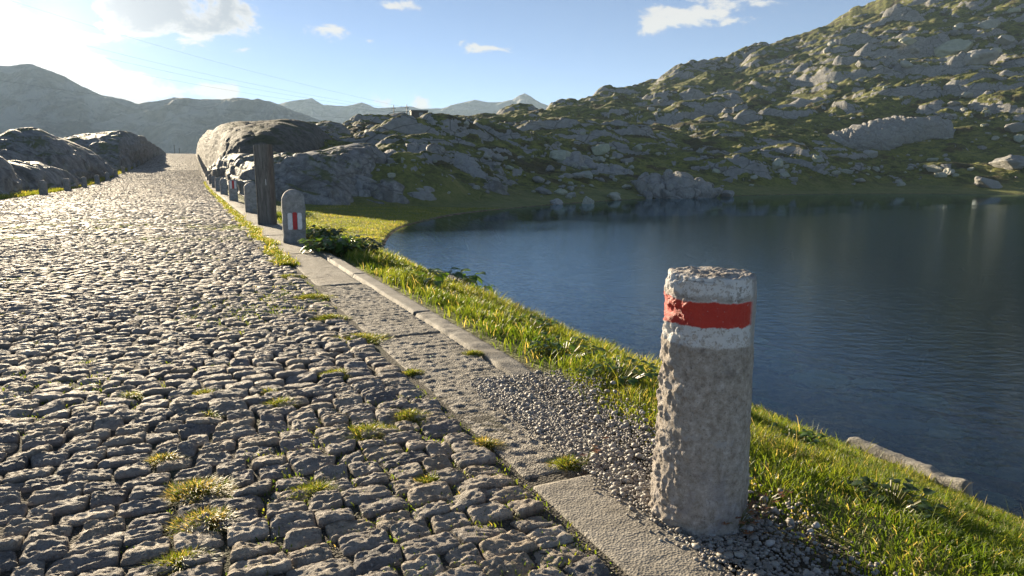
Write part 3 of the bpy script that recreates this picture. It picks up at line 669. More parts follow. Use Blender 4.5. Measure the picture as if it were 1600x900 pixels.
for zi, (x0, x1, y0, y1, n_, (w0, w1)) in enumerate(zones):
    k = 0; cl_ = [(random.uniform(x0, x1), random.uniform(y0, y1)) for _ in range(max(3, n_//7))]
    while k < n_:
        c0 = random.choice(cl_)
        px, py = (random.gauss(c0[0], 26), random.gauss(c0[1], 9)) if random.random() < .7 else (random.uniform(x0, x1), random.uniform(y0, y1))
        if not (x0-20 < px < x1+20 and y0 < py < y1): continue
        k += 1
        pp = pick(px, py)
        if pp is None or pp[2] < WATER+.08: continue
        boulder(px, py, w0+(w1-w0)*random.random()**2.5, glab[zi], 'boulders ' + ['in the scree','on the dark knoll','on the far shore meadow','at the right edge of the slope','on the middle slope','near the hill crest','on the ridge top'][zi])

# ------------------------------------------------------------------ cobbled road
def setts():
    Vs, Fs, tint, low = [], [], [], []; base = 0
    bands = [(-.6, 3.2, 20, .102, .132), (3.2, 6.5, 12, .104, .135), (6.5, 13, 8, .108, .140), (13, 32, 5, .125, .155), (32, 100, 3, .13, .16), (100, 236, 3, .26, .30)]
    for s0, s1, n_, rs, ts in bands:
        rows = np.arange(s0, s1, rs); W = 8.15-.05
        S_, T_, LS, LT = [], [], [], []
        for ri, s_ in enumerate(rows):
            nst = int(7.95/ts); wd = rng.uniform(.72, 1.3, nst); wd = wd/wd.sum()*7.93
            if s0 < 0: 
                pass
            e = np.concatenate([[0], np.cumsum(wd)])-7.0
            S_.append(np.full(nst, s_+rs/2)); T_.append((e[1:]+e[:-1])/2); LS.append(np.full(nst, rs)); LT.append(wd)
        S_ = np.concatenate(S_); T_ = np.concatenate(T_); LS = np.concatenate(LS); LT = np.concatenate(LT); M = len(S_)
        if s0 < 7:
            keep = T_ > -6.9 if s0 > 3 else T_ > -5.0; S_, T_, LS, LT = S_[keep], T_[keep], LS[keep], LT[keep]; M = len(S_)
        g1 = np.linspace(-1, 1, n_); 
        if n_ > 3: g1 = np.concatenate([[-1], np.linspace(-.97, .97, n_-2), [1]])
        uu, vv = np.meshgrid(g1, g1, indexing='ij'); uu = uu.ravel(); vv = vv.ravel(); edge = (np.maximum(abs(uu), abs(vv)) > .99) if n_ > 3 else (np.maximum(abs(uu), abs(vv)) > .99)
        rr = (np.abs(uu)**9+np.abs(vv)**9)**(1/9); mxx = np.maximum(np.abs(uu), np.abs(vv)); q_ = np.where(mxx > 0, mxx/np.maximum(rr, 1e-6), 1); u2 = uu*q_; v2 = vv*q_
        # jittered quad corners
        j = rng.normal(0, .13, (M, 4, 2)); cs = np.array([(-1, -1), (1, -1), (1, 1), (-1, 1)])[None]+j
        b = np.stack([(1-u2)*(1-v2), (1+u2)*(1-v2), (1+u2)*(1+v2), (1-u2)*(1+v2)], 0)/4
        P = np.einsum('mcx,cn->mnx', cs, b)
        shr = rng.uniform(.88, 1.0, (M, 1)) if n_ > 3 else np.full((M, 1), .92)
        sc_ = rng.uniform(.95, 1.03, (M, 1))
        PS_ = S_[:, None]+P[..., 1]*LS[:, None]/2*shr; PT_ = T_[:, None]+P[..., 0]*LT[:, None]/2*shr*sc_
        PS_ = PS_+.05*noise3(S_*1.1, T_*1.1, 0., 81)[:, None]     # rows wander
        tl = rng.normal(0, .0050, (M, 2)); off = rng.normal(0, .0035, (M, 1))+.012*noise3(S_*.7, T_*.7, 0., 82)[:, None]
        dome = .0065*(1-(np.abs(u2)**4+np.abs(v2)**4)*.8)[None]
        Z = off+tl[:, :1]*u2+tl[:, 1:]*v2*1.3+dome
        if n_ >= 5:
            ax_ = 1.0
            sid = rng.uniform(0, 50, (M, 1)); Z = Z+.0075*fbm(PT_*13+sid, PS_*26, 0., 3 if n_ > 6 else 2, 83, .62)+(.0062*(.6-np.abs(noise3(PT_*26+sid, PS_*44, 0., 84))*1.6)+.0035*fbm(PT_*60+sid, PS_*90, 0., 2, 86, .6) if n_ > 7 else 0)
        else: Z = Z+rng.normal(0, .011, Z.shape)
        dp = rng.uniform(.018, .028, (M, 1)); Z = np.where(edge[None], Z*.2-dp if n_ > 3 else Z-.012, Z)
        if n_ > 3:
            e2 = (np.maximum(abs(uu), abs(vv)) > .96) & ~edge; Z = np.where(e2[None], Z-.004, Z)
        dip = .0
        X = PS_*U[0]+PT_*N[0]; Y = PS_*U[1]+PT_*N[1]; Z = Z+zroad(PS_)+.004
        Vs.append(np.stack([X, Y, Z], -1).reshape(-1, 3))
        fc = gridf(n_, n_); Fs.append((np.arange(M)[:, None, None]*n_*n_+fc[None]+base).reshape(-1, 4)); base += M*n_*n_
        tn = np.clip(.5+.3*rng.normal(0, 1, (M, 1))*.8+.2*noise3(S_*.5, T_*.5, 0., 85)[:, None], 0, 1)
        tint.append(np.broadcast_to(tn, (M, n_*n_)).ravel()); low.append(np.broadcast_to(np.where(edge, 1. if n_ > 5 else (.5 if n_ > 3 else .12), .0)[None], (M, n_*n_)).ravel())
    return np.concatenate(Vs), np.concatenate(Fs), np.concatenate(tint), np.concatenate(low)
V, Fc, tn, lw = setts()
rd = mk('road', V, Fc[:, ::-1], m_sett, True, None, {'tint': tn, 'low': lw}); tag(rd, kind='structure')
# the bedding dirt between the stones
def strip(name, s, t, zf, mat, attrs=None):
    S_, T_ = np.meshgrid(s, t, indexing='ij'); X, Y = xy(S_, T_); Z = zroad(S_)+zf(S_, T_)
    return mk(name, np.stack([X, Y, Z], -1).reshape(-1, 3), gridf(len(s), len(t))[:, ::-1], mat)
sb = np.concatenate([np.arange(-.8, 8, .03), np.arange(8, 30, .12), np.arange(30, 238, 1.0)])
o = strip('road_bedding', sb, np.concatenate([[-7.3], np.arange(-7.1, 1.0, .1), [1.1]]), lambda s, t: -.0045+.006*noise3(s*4, t*4, 0., 91)+.008*noise3(s*.9, t*.9, 0., 92), m_dirt); tag(o, kind='structure')
# border: exposed-aggregate slabs, near smooth slab, raised kerb strip
def slab(s0, s1, t0, t1, name, mat, rough, top, ds, wav=.0):
    s = np.arange(s0, s1+ds*.5, ds); t = np.linspace(t0, t1, max(4, int((t1-t0)/ds)))
    S_, T_ = np.meshgrid(s, t, indexing='ij')
    ed = np.minimum(np.minimum(S_-s0, s1-S_), np.minimum(T_-t0, t1-T_))
    T_ = T_+.012*noise3(S_*5, S_*0+seedc[0], 0., 95)*(T_ < t0+.02)
    Z = zroad(S_)+top+rough*fbm(T_*26, S_*34, 0., 3, 96, .6)+wav*np.sin(S_*75+2*noise3(T_*6, S_*3, 0., 97))*.6+.006*noise3(S_*2, T_*2, 0., 98)
    Z = np.where(ed < ds*.6, Z-.05, Z-.008*np.exp(-ed/.012)); seedc[0] += 7
    if name == 'kerb' and s0 < 3: Z = Z-.045*sst(-S_, -s0-.7, -s0)+.01*noise3(S_*8, T_*8, 0., 130)
    X, Y = xy(S_, T_)
    o = mk(name, np.stack([X, Y, Z], -1).reshape(-1, 3), gridf(len(s), len(t))[:, ::-1], mat); tag(o, kind='structure'); return o
seedc = [1]
slab(-.5, 1.93, .95, 1.22, 'pavement', m_kerb, .0015, .004, .012)
ss = [1.96, 4.18, 6.4, 9.2, 12.2, 15.4, 19, 23, 28, 34, 42, 52, 65, 80, 100, 130, 170, 225]
for i in range(len(ss)-1):
    slab(ss[i]+.012, ss[i+1]-.012, .955, 1.43 if i < 3 else 1.58, 'pavement', m_slab, .0066 if i < 3 else .003, .0, .012 if i < 2 else (.03 if i < 6 else .25 if i < 10 else 1), .0025 if i < 3 else 0)
ks_ = [2.75, 4.9, 7.1, 9.15]
for i in range(3): slab(ks_[i]+.006, ks_[i+1]-.006, 1.44, 1.60, 'kerb', m_kerb, .0016, -.001, .015)

# gravel beside the first bollard
def pebbles(name, S_, T_, R_, zf):
    M = len(S_); X, Y = xy(S_, T_); Z = zf(X, Y, S_, T_)
    sc_ = R_[:, None]*rng.uniform(.7, 1.2, (M, 3)); sc_[:, 2] *= .7
    v = I1v[None]*(1+rng.normal(0, .12, (M, len(I1v), 1)))*sc_[:, None]
    a = rng.uniform(0, 6.28, M); ca, sa = np.cos(a)[:, None], np.sin(a)[:, None]
    x = v[..., 0]*ca-v[..., 1]*sa+X[:, None]; y = v[..., 0]*sa+v[..., 1]*ca+Y[:, None]; z = v[..., 2]+Z[:, None]+R_[:, None]*.35
    f_ = (np.arange(M)[:, None, None]*len(I1v)+I1f[None]).reshape(-1, 3)
    tn = np.repeat(np.clip(.12+.75*rng.beta(3.2, 3.4, M)+.12*noise3(X*3, Y*3, 0., 120), 0, 1), len(I1v))
    return mk(name, np.stack([x, y, z], -1).reshape(-1, 3), f_, m_pebble, True, None, {'tint': tn})
M = 42000
S_ = rng.uniform(-.6, 3.1, M); T_ = np.where(rng.random(M) < .8, rng.uniform(1.18, 2.0, M), rng.uniform(1.1, 1.35, M))
keep = (T_ < np.interp(S_, [-.5, 1, 1.5, 2, 2.6, 3], [1.52, 1.48, 1.48, 1.58, 1.60, 1.62])+.08*noise3(S_*3, S_*0, 0., 101)+.22*rng.random(M)**3) & (T_ > 1.22-.1*rng.random(M)**2+.0*(S_ > 2))
S_, T_ = S_[keep], T_[keep]; M = len(S_)
o = pebbles('gravel', S_, T_, rng.uniform(.0028, .0075, M)*(1+1.1*(rng.random(M) < .07)), lambda X, Y, s, t: np.where((t < 1.43) & (s > 1.96), .0, np.where(t < 1.22, .005, height(X, Y)+.046)))
tag(o, 'loose pale gravel round the foot of the nearest bollard', 'gravel', kind='stuff')
M = 14000
S_ = rng.uniform(-.3, 8, M); T_ = rng.uniform(-4, 1.0, M)
o = pebbles('grit', S_, T_, rng.uniform(.003, .007, M), lambda X, Y, s, t: zroad(s)-.016); tag(o, 'small loose grit in the joints of the cobbles', 'grit', kind='stuff')

# ------------------------------------------------------------------ bollards
def main_bollard():
    nu, nv_ = 200, 330; th = np.linspace(0, 2*np.pi, nu, endpoint=False)[:, None]
    H_ = .755; zc = np.concatenate([np.linspace(-.12, H_-.02, 250), np.full(80, H_)])[None]
    rad = np.interp(zc, [-.12, .02, .2, .5, .72, .756], [.146, .148, .141, .133, .129, .124])*np.ones_like(th)
    # rough-hewn left side, a flatter face on the right
    x0, y0 = np.cos(th)*rad, np.sin(th)*rad
    fl = .128/np.maximum(np.cos(th-R(-32)), .2); rad = np.minimum(rad, np.where(np.cos(th-R(-32)) > .7, fl*np.interp(zc, [0, .75], [1.08, 1]), 9))
    left = sst(-np.cos(th)*.9+np.sin(-th)*.1, .45, .9)
    rad = rad+.004*fbm(x0*9, y0*9, zc*7, 3, 201)+.0018*fbm(x0*60, y0*60, zc*55, 3, 202, .6)
    chip = fbm(x0*22, y0*22, zc*17, 3, 203, .55, True)
    rad = rad-(.009*left+.0015)*np.clip(chip+.2, 0, 1.4)+.006*left
    topm = np.zeros_like(rad); k = np.arange(80); 
    q_ = np.cos(k/79*np.pi/2)[None]
    rt = rad[:, 249:250]
    Rr = rad.copy(); Rr[:, 250:] = rt*q_
    Zz = np.broadcast_to(zc, rad.shape).copy()
    X, Y = np.cos(th)*Rr, np.sin(th)*Rr
    rim = sst(Rr[:, 250:]/rt, .55, 1.0)
    Zz[:, 250:] = H_-.02+.018*np.sin(k/79*np.pi/2)[None]**.35+.006*fbm(X[:, 250:]*22, Y[:, 250:]*22, 0., 4, 205, .6)*(1-.5*(q_ > .97))
    Zz[:, 225:250] += .004*noise3(X[:, 225:250]*14, Y[:, 225:250]*14, 0., 206)
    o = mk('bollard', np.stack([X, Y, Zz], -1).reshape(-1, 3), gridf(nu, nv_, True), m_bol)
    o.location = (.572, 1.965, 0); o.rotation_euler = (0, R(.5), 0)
    return tag(o, 'large rough stone bollard with red band between white paint, nearest on the right', 'bollard', 'stone bollards along the right kerb')
main_bollard()
def bollard(x, y, z, wdt, hgt, dep, rz, label, group, rounded=True, mark=None, seed=0):
    nu = 48; nl = 40
    th = np.linspace(0, 2*np.pi, nu, endpoint=False)[:, None]
    e = .5 if rounded else .38
    cx = np.sign(np.cos(th))*np.abs(np.cos(th))**e*wdt/2; cy = np.sign(np.sin(th))*np.abs(np.sin(th))**e*dep/2
    zl = np.linspace(0, 1, nl)[None]
    if rounded:
        r0 = wdt/2; zs = hgt-r0; up = zl > .6; a = np.clip((zl-.6)/.4, 0, 1)*np.pi/2
        Z = np.where(up, zs+r0*np.sin(a), -.15+(zs+.15)*zl/.6); sc_ = np.where(up, np.cos(a), 1.0)
        X = cx*sc_; Y = cy*(np.where(up, np.cos(a)**.45, 1))*np.where(zl > .985, 0.0, 1)
    else:
        up = zl > .8; a = np.clip((zl-.8)/.2, 0, 1)*np.pi/2; Z = np.where(up, hgt-.05+.05*np.sin(a)**.7, -.15+(hgt+.10)*zl/.8); tp = 1-.10*np.clip(zl/.8, 0, 1)
        sc_ = np.where(up, np.cos(a)**.6, 1)*tp; X = cx*sc_; Y = cy*sc_
    Z = np.broadcast_to(Z, (nu, nl)).copy(); X = np.broadcast_to(X, (nu, nl)).copy(); Y = np.broadcast_to(Y, (nu, nl)).copy()
    nz_ = .012*fbm(X*6+seed, Y*6, Z*6, 4, 300+seed, .55); k = 1+nz_/(wdt/2); X = X*k; Y = Y*k
    V = np.stack([X, Y, Z], -1).reshape(-1, 3)
    if mark:
        root = empty('bollard', (x, y, z), rz); mk('stone', V, gridf(nu, nl, True), m_bstone, True, root)
        mw, mh, mz = mark; yy = -dep/2-.016; pm = empty('trail_mark', (0, 0, 0)); pm.parent = root
        bpy.data.objects.remove(pm)
        Vm, Fm, idx = [], [], []; n0 = 0
        for i_, (a0, a1, rd_) in enumerate([(-.5, -.17, 0), (-.14, .16, 1), (.19, .5, 0)]):
            n_ = 14; xs = np.linspace(a0*mw, a1*mw, 5); zs_ = np.linspace(mz, mz+mh*(1.04 if rd_ else 1), n_)
            for kz, zq in enumerate(zs_):
                f0 = 1-.35*(kz in (0, n_-1))
                for kx, xq in enumerate(xs):
                    xm = (xs[0]+xs[-1])/2; Vm.append((xm+(xq-xm)*f0+random.uniform(-.002, .002), yy, zq))
            Fm += [tuple(n0+q for q in f_) for f_ in gridf(n_, 5)]; idx += [rd_]*((n_-1)*4); n0 += n_*5
        mk('trail_mark', Vm, np.array(Fm)[:, ::-1], None, False, root, None, [m_white, m_redp], idx)
        o = root
    else:
        o = mk('bollard', V, gridf(nu, nl, True), m_bstone); o.location = (x, y, z); o.rotation_euler = (0, 0, rz)
    return tag(o, label, 'bollard', group)
RZ = math.atan2(-U[0], U[1])
GR = 'stone bollards along the right kerb'
def on_row(s, t): x, y = xy(s, t); return float(x), float(y), float(zroad(s))
x, y, z = on_row(10.83, 1.355)
bollard(x, y, z, .335, .80, .22, RZ-.03, 'round-topped grey bollard with red and white stripes, next beyond the nearest one', GR, True, (.205, .25, .2), 1)
x, y, z = on_row(19.9, 1.40); bollard(x, y, z, .33, .80, .24, RZ+.1, 'round-topped plain grey bollard just beyond the square wooden post', GR, True, None, 2)
x, y, z = on_row(28.9, 1.40); bollard(x, y, z, .33, .80, .26, RZ, 'flat-topped bollard with a small red and white mark near its top', GR, False, (.24, .30, .46), 3)
labs = ['plain flat-topped bollard directly beyond the one marked near its top']+['small distant bollard in the right row running up to the crest']*14
for i in range(15):
    s_ = 37.7+i*8.6
    x, y, z = on_row(s_, 1.40); bollard(x, y, z, .34, .80, .28, RZ+random.uniform(-.1, .1), labs[i], GR if i == 0 else 'far bollards of the right row', i % 3 == 0, None, 4+i)
labl = ['leftmost bollard of the left row, cut by the picture edge','bollard second from the left in the left row, in front of pale slabs','bollard third from the left in the left row','bollard fourth from the left in the left row']+['small distant bollard in the left row running up to the crest']*20
i = 0
for s_ in [31.0, 42.1, 49.6, 57, 64.5, 72, 80, 88.5, 97, 106, 115, 125, 136, 148, 161, 175, 190, 207]:
    x, y, z = on_row(s_, -6.98); bollard(x, y, z-.03, .36, .74, .32, RZ+random.uniform(-.15, .15), labl[i], 'bollards of the left row' if i < 4 else 'far bollards of the left row', i % 4 == 1, None, 30+i); i += 1

# ------------------------------------------------------------------ square timber post
x, y, z = on_row(15.0, 1.36)
root = empty('wooden_post', (x, y, z), math.atan2(5.02, 14.2)*1.0-.12); tag(root, 'tall square dark timber post standing between the striped and the plain bollard', 'post')
b = MB(); b.box(-.165, .165, -.13, .13, -.2, 1.62, .008); b.build('timber', m_post, root)
b = MB(); b.box(-.185, -.168, -.15, .12, -.2, 1.60, .004); b.build('lit_edge_strip', flat('painted_sunlit_edge', (.34, .29, .23), .6, 18, .3), root)  # sunlight on the post's left face, put in as a paler strip
b = MB(); b.tube([(.02, -.131, 1.16), (.02, -.136, 1.16)], .018, 12); b.box(.012, .022, -.1335, -.131, .80, .92); b.build('metal_tag', m_white, root)

# ------------------------------------------------------------------ crest poles, hut, masts, power lines
for px, top, lab in ((272, 226, 'taller thin pole standing just beyond the road crest'), (280, 231, 'shorter thin pole right of the taller one beyond the road crest')):
    x, y, z = unproj(px, top, 285.); zg = float(height(np.array([x]), np.array([y]))[0]); z = float(z)
    root = empty('utility_pole', (float(x), float(y), zg)); tag(root, lab, 'pole')
    b = MB(); b.tube([(0, 0, -.3), (0, 0, z-zg)], [.17, .12], 8); b.build('pole', m_cable, root)
    b = MB(); b.box(-.45, .45, -.05, .05, z-zg-.5, z-zg-.4); b.build('crossarm', m_cable, root)
hx, hy, hz = unproj(652, 189, 152.); hx, hy = float(hx), float(hy); hz = float(hz)
outcrop('rock_outcrop', 'small rocky mound the two masts stand on', [(560,200,206,134,136),(585,188,204,134,140),(610,178,204,134,142),(632,175,204,134,143),(648,188,204,135,142),(670,196,206,135,142),(700,198,204,136,142)], 26, .25, nu=120, nv_=60)
root = empty('stone_hut', (hx*.9+.5, hy*.9, hz-1.05), math.atan2(-hx, hy)+.12); tag(root, 'low dark flat-roofed hut on the ridge beside two masts', 'hut')
b = MB(); b.box(-1.75, 1.45, -1.3, 1.3, -.8, 1.72); b.build('wall', m_dark, root)
b = MB(); b.box(-1.85, 1.5, -1.4, 1.4, 1.722, 1.88, .02); b.build('roof', flat('roof_slab', (.14, .15, .14), .7, 5), root)
b = MB(); b.box(1.452, 2.1, -1.0, 1.1, -.8, 1.45); b.build('side_annex', m_dark, root)
b = MB(); b.box(-.3, .5, -1.33, -1.302, -.1, 1.4); b.build('door', m_metal, root)
mast_tops = []
for px, top, lab in ((615, 164, 'left mast of the two on the ridge'), (635.5, 163, 'right mast of the two on the ridge, with a small crossarm')):
    x, y, z = [float(q) for q in unproj(px, top, 141.)]; zg = float(unproj(px, 178, 141.)[2])-.4
    root = empty('mast', (x, y, zg)); tag(root, lab, 'mast'); h_ = z-zg
    b = MB(); b.tube([(0, 0, -.4), (0, 0, h_)], [.11, .07], 8); b.build('pole', m_cable, root)
    b = MB(); b.box(-.38, .38, -.04, .04, h_-.75, h_-.67); b.tube([(-.33, 0, h_-.67), (-.33, 0, h_-.5)], .035, 6); b.tube([(.33, 0, h_-.67), (.33, 0, h_-.5)], .035, 6); b.build('crossarm', m_cable, root)
    mast_tops.append((x, y, z))
b = MB(); p0 = np.array(unproj(600, 181, 140.)); p1 = np.array(unproj(615, 174.5, 141.)); p2 = np.array(unproj(648, 174.2, 142.)); b.tube([p0, p1, p2], .05, 5)
for q in np.linspace(0, 1, 5): a = p1*(1-q)+p2*q; b.tube([a, a-np.array([0, 0, .6])], .04, 5)
tag(b.build('railing', m_cable), 'thin dark handrail between the masts and the hut', 'railing')
cab = [((-260,-45,120),(615,170,141)),((-260,-25,121),(614,173,141)),((-260,0,122),(613,176,141)),((-300,70,110),(600,186,141)),((-300,-110,125),(635,168,141))]
for i, (A, B) in enumerate(cab):
    a = np.array([float(q) for q in unproj(*[float(v) for v in A])]); c_ = np.array([float(q) for q in unproj(*[float(v) for v in B])])
    tt = np.linspace(0, 1, 60); P = a[None]*(1-tt[:, None])+c_[None]*tt[:, None]; P[:, 2] -= 4*2.2*tt*(1-tt)
    b = MB(); b.tube(list(P), .011, 5)
    tag(b.build('power_line', m_cable), ['lowest but one of the thin power lines crossing the sky to the masts','second highest thin power line crossing the sky','middle thin power line crossing the sky','lowest thin power line passing in front of the left mountain','highest thin power line crossing the sky'][i], 'power line', 'power lines')

# ------------------------------------------------------------------ grass
def blades(name, X, Y, Z, Hh, Wd, bend, tint, mat=m_blade, leanx=None, leany=None):
    M = len(X); a = rng.uniform(0, 6.283, M); la = rng.uniform(0, 6.283, M); L = Hh*bend*rng.uniform(.2, 1, M)
    lx, ly = np.cos(la)*L, np.sin(la)*L
    if leanx is not None: lx = lx+leanx; ly = ly+leany
    wx, wy = np.cos(a)*Wd/2, np.sin(a)*Wd/2
    P = []
    for q, ww in ((0, 1.), (.45, .85), (.8, .5)):
        cx, cy, cz = X+lx*q*q, Y+ly*q*q, Z+Hh*(q-.18*bend*q*q)
        P += [(cx-wx*ww, cy-wy*ww, cz), (cx+wx*ww, cy+wy*ww, cz)]
    P.append((X+lx, Y+ly, Z+Hh*(1-.3*bend)))
    V = np.stack([np.stack(p, -1) for p in P], 1); b = np.arange(M)[:, None]*7
    f3 = np.array([[0, 1, 3], [0, 3, 2], [2, 3, 5], [2, 5, 4], [4, 5, 6]]); Fc = (b[:, :, None]+f3[None]).reshape(-1, 3)
    return mk(name, V.reshape(-1, 3), Fc, mat, True, None, {'tint': np.repeat(tint, 7)})
def field(M, s0, s1, t0, t1, dens, hmul=1.0, wmul=1.0, clump=1.0):
    S_ = rng.uniform(s0, s1, M); T_ = rng.uniform(t0, t1, M); k = rng.random(M) < dens(S_, T_); S_, T_ = S_[k], T_[k]
    X, Y = xy(S_, T_); Z = height(X, Y)
    n_ = noise3(X*2.3, Y*2.3, 0., 401); n2 = noise3(X*.8, Y*.8, 0., 402); n3 = noise3(X*7, Y*7, 0., 403)
    Hh = (.070+.055*n_+.045*n2+.025*n3)*rng.uniform(.5, 1.35, len(X))*hmul; Hh = np.clip(Hh, .015, None)
    tn = np.clip(.55+.28*n2+.2*n3+rng.normal(0, .13, len(X)), 0, .88); Hh = Hh*np.interp(st(X, Y)[1], [3.2, 5.0], [1, .6]); dry = rng.random(len(X)) < .05+.08*(n_ < -.15); tn = np.where(dry, rng.uniform(.9, 1, len(X)), tn)
    return X, Y, Z-.005, Hh, np.full(len(X), .0042)*wmul*rng.uniform(.7, 1.3, len(X)), tn, n_, n2
def edge_of(s): return np.interp(s, [-.5, 1.0, 1.5, 2.0, 2.6, 2.9, 3.2, 9, 9.6, 12, 30], [1.50, 1.44, 1.44, 1.50, 1.55, 1.62, 1.63, 1.63, 1.5, 1.62, 1.7])
def bankdens(S_, T_):
    e = edge_of(S_)+.05*noise3(S_*4, T_*4, 0., 404)
    return sst(T_-e, -.02, .30 if True else 0)*(T_ < 5.15)*np.clip(.75+.6*noise3(S_*1.7, T_*1.7, 0., 405)+.4*(T_ > 2), .12, 1)
parts_ = []
parts_.append(field(170000, -1.0, 3.2, 1.4, 5.2, bankdens, 1.0, 1.0))
parts_.append(field(110000, 3.2, 9.5, 1.5, 5.2, bankdens, 1.5, 1.5))
parts_.append(field(60000, 9.5, 20, 1.6, 5.4, bankdens, 1.8, 2.6))
cat_ = [np.concatenate([p[k] for p in parts_]) for k in range(8)]
lean = .35*cat_[3]
o = blades('bank_grass', cat_[0], cat_[1], cat_[2], cat_[3], cat_[4], .75, cat_[5], leanx=lean*.6*cat_[6], leany=lean*cat_[7])
tag(o, 'sunlit green grass covering the bank between the kerb and the lake', 'grass', kind='stuff')
M = 420; X, Y = xy(rng.uniform(0, 12, M), rng.uniform(1.75, 5, M)); Z = height(X, Y)
o = blades('tall_grass', X, Y, Z, rng.uniform(.10, .22, M), np.full(M, .003)*(1+.15*Y), .55, rng.choice([.6, .75, .85, .95], M)); tag(o, 'taller pale grass stems scattered over the bank', 'grass', kind='stuff')
# meadow by the lake corner, verge on the left, and the shore
def meadow(name, label, M, fn, hh, ww):
    X, Y = fn(M); Z = height(X, Y); k = Z > WATER+.04; X, Y, Z = X[k], Y[k], Z[k]; n2 = noise3(X*.6, Y*.6, 0., 411); n3 = noise3(X*2, Y*2, 0., 412)
    H_ = hh*(1+.5*n2+.4*n3)*rng.uniform(.5, 1.3, len(X))
    o = blades(name, X, Y, Z-.01, np.clip(H_, .02, None), np.full(len(X), ww), .7, np.clip(.74+.16*n2+rng.normal(0, .1, len(X)), 0, .97)); tag(o, label, 'grass', kind='stuff')
def fmead(M):
    S_ = rng.uniform(12, 46, M); T_ = rng.uniform(4.8, 26, M)*1.0; k = rng.random(M) < np.clip(1.3-(S_-12)/40, .15, 1); return xy(S_[k], T_[k])
meadow('meadow_grass', 'short green turf of the lakeside meadow beyond the striped bollard', 260000, fmead, .09, .013)
def fleft(M):
    S_ = 24+rng.random(M)**1.5*90; T_ = -7.15-rng.random(M)**1.3*2.2; return xy(S_, T_)
meadow('verge_grass', 'sunlit grass strip behind the left row of bollards', 26000, fleft, .22, .03)
def fstrip(M):
    S_ = 8+rng.random(M)**1.6*60; T_ = .93+rng.normal(0, .05, M)+.12*noise3(S_*.7, S_*0, 0., 421)*1.0; k = noise3(S_*1.3, S_*0+4, 0., 422) > -.25; return xy(S_[k], T_[k])
def low_grass(name, label, X, Y, hh, ww, tlo=.55, zoff=0):
    s, t = st(X, Y); Z = zroad(s)-.012+zoff; n3 = noise3(X*3, Y*3, 0., 431)
    o = blades(name, X, Y, Z, hh*rng.uniform(.4, 1.3, len(X)), np.full(len(X), ww)*rng.uniform(.7, 1.3, len(X)), .95, np.clip(tlo+.2*n3+rng.normal(0, .16, len(X)), 0, 1)); tag(o, label, 'grass', kind='stuff')
X, Y = fstrip(16000); low_grass('strip_grass', 'yellowish grass strip between the cobbles and the right border slabs', X, Y, .07, .012, .72)
M = 260000; S_ = 1.2+17*rng.random(M)**1.05; T_ = rng.uniform(-5.5, .95, M)
row = np.abs(((S_+.6)/.12+.4*0) % 1-.0); nearj = np.minimum(row, 1-row) < .17
k = (noise3(S_*.8, T_*.8, 0., 441)+.8*noise3(S_*5, T_*5, 0., 442)+.25*noise3(S_*16, T_*16, 0., 443) > .38-.25*sst(T_, -.8, .7)); X, Y = xy(S_[k], T_[k])
low_grass('joint_grass', 'moss and fine grass growing along the cobble joints', X, Y, .020, .0045, .56, .008)
# individual tufts on the road
tl = [(490,462,50,'grass tuft at the slab edge, lower left of the striped bollard'),(562,527,72,'wide green tuft where the first two border slabs meet'),(524,584,44,'small round tuft just below the wide tuft at the slab joint'),(640,650,56,'upper half of the double tuft in the middle of the cobbles'),(575,675,84,'lower wider half of the double tuft in the middle of the cobbles'),
      (757,692,40,'reddish green tuft at the edge of the border slab'),(675,750,36,'small bright tuft alone among the large cobbles'),(496,766,56,'yellow green tuft at the lower centre of the road'),(308,766,80,'brownish sprawling tuft at the lower left'),(322,815,84,'long straggling tuft below the brownish one'),(285,876,64,'lowest tuft at the bottom edge of the road'),
      (440,630,44,'thin tuft left of the double tuft'),(645,580,22,'tiny tuft on the border slab seam'),(888,722,40,'thin weedy tuft at the corner of the smooth slab'),(740,550,22,'tiny tuft beside the raised kerb'),(437,405,34,'tuft in the grass line near the striped bollard'),(452,430,40,'tuft below the grass line near the striped bollard'),(516,495,40,'flat tuft right of the slab edge'),(322,614,34,'small tuft on the left half of the road'),(205,618,30,'faint low tuft far to the left'),(258,716,36,'dull tuft among dark cobbles on the left'),(420,612,24,'pale small tuft near the thin one'),(325,648,26,'tuft just under the small one on the left half')]
def ground_pt(px, py):
    x, y, z = ray(px, py); k = -EYE/z; return x*k, y*k
for px, py, wd, lab in tl:
    x, y = ground_pt(px, py+3); d = math.hypot(x, y); r = wd/F*d/2; r *= 1.2; n_ = int(np.clip(1200*(r/.06)**1.4, 320, 2200))
    a = rng.uniform(0, 6.28, n_); q = rng.random(n_)**.6; ddx = np.cos(a)*q*r; ddy = np.sin(a)*q*r*.75; w_ = 1+.5*noise3(ddx*30+px, ddy*30, 0., 450); ddx, ddy = ddx*w_, ddy*w_
    Hh = np.clip(.055*(1-.6*q), .012, 1)*rng.uniform(.5, 1.2, n_)*(.7+.3*min(r/.06, 1.6)); tb = .45 if 'brown' in lab or 'dull' in lab or 'reddish' in lab else .66
    tn = np.clip(tb+.03+rng.normal(0, .17, n_), 0, .95); 
    if tb < .5: tn = np.where(rng.random(n_) < .45, rng.uniform(.9, 1, n_), tn)
    o = blades('grass_tuft', ddx, ddy, np.full(n_, -.012), Hh, np.full(n_, .0035), 1.0, tn, leanx=np.cos(a)*q*.035, leany=np.sin(a)*q*.035)
    o.location = (x, y, 0); tag(o, lab, 'grass tuft', 'grass tufts in the paving')

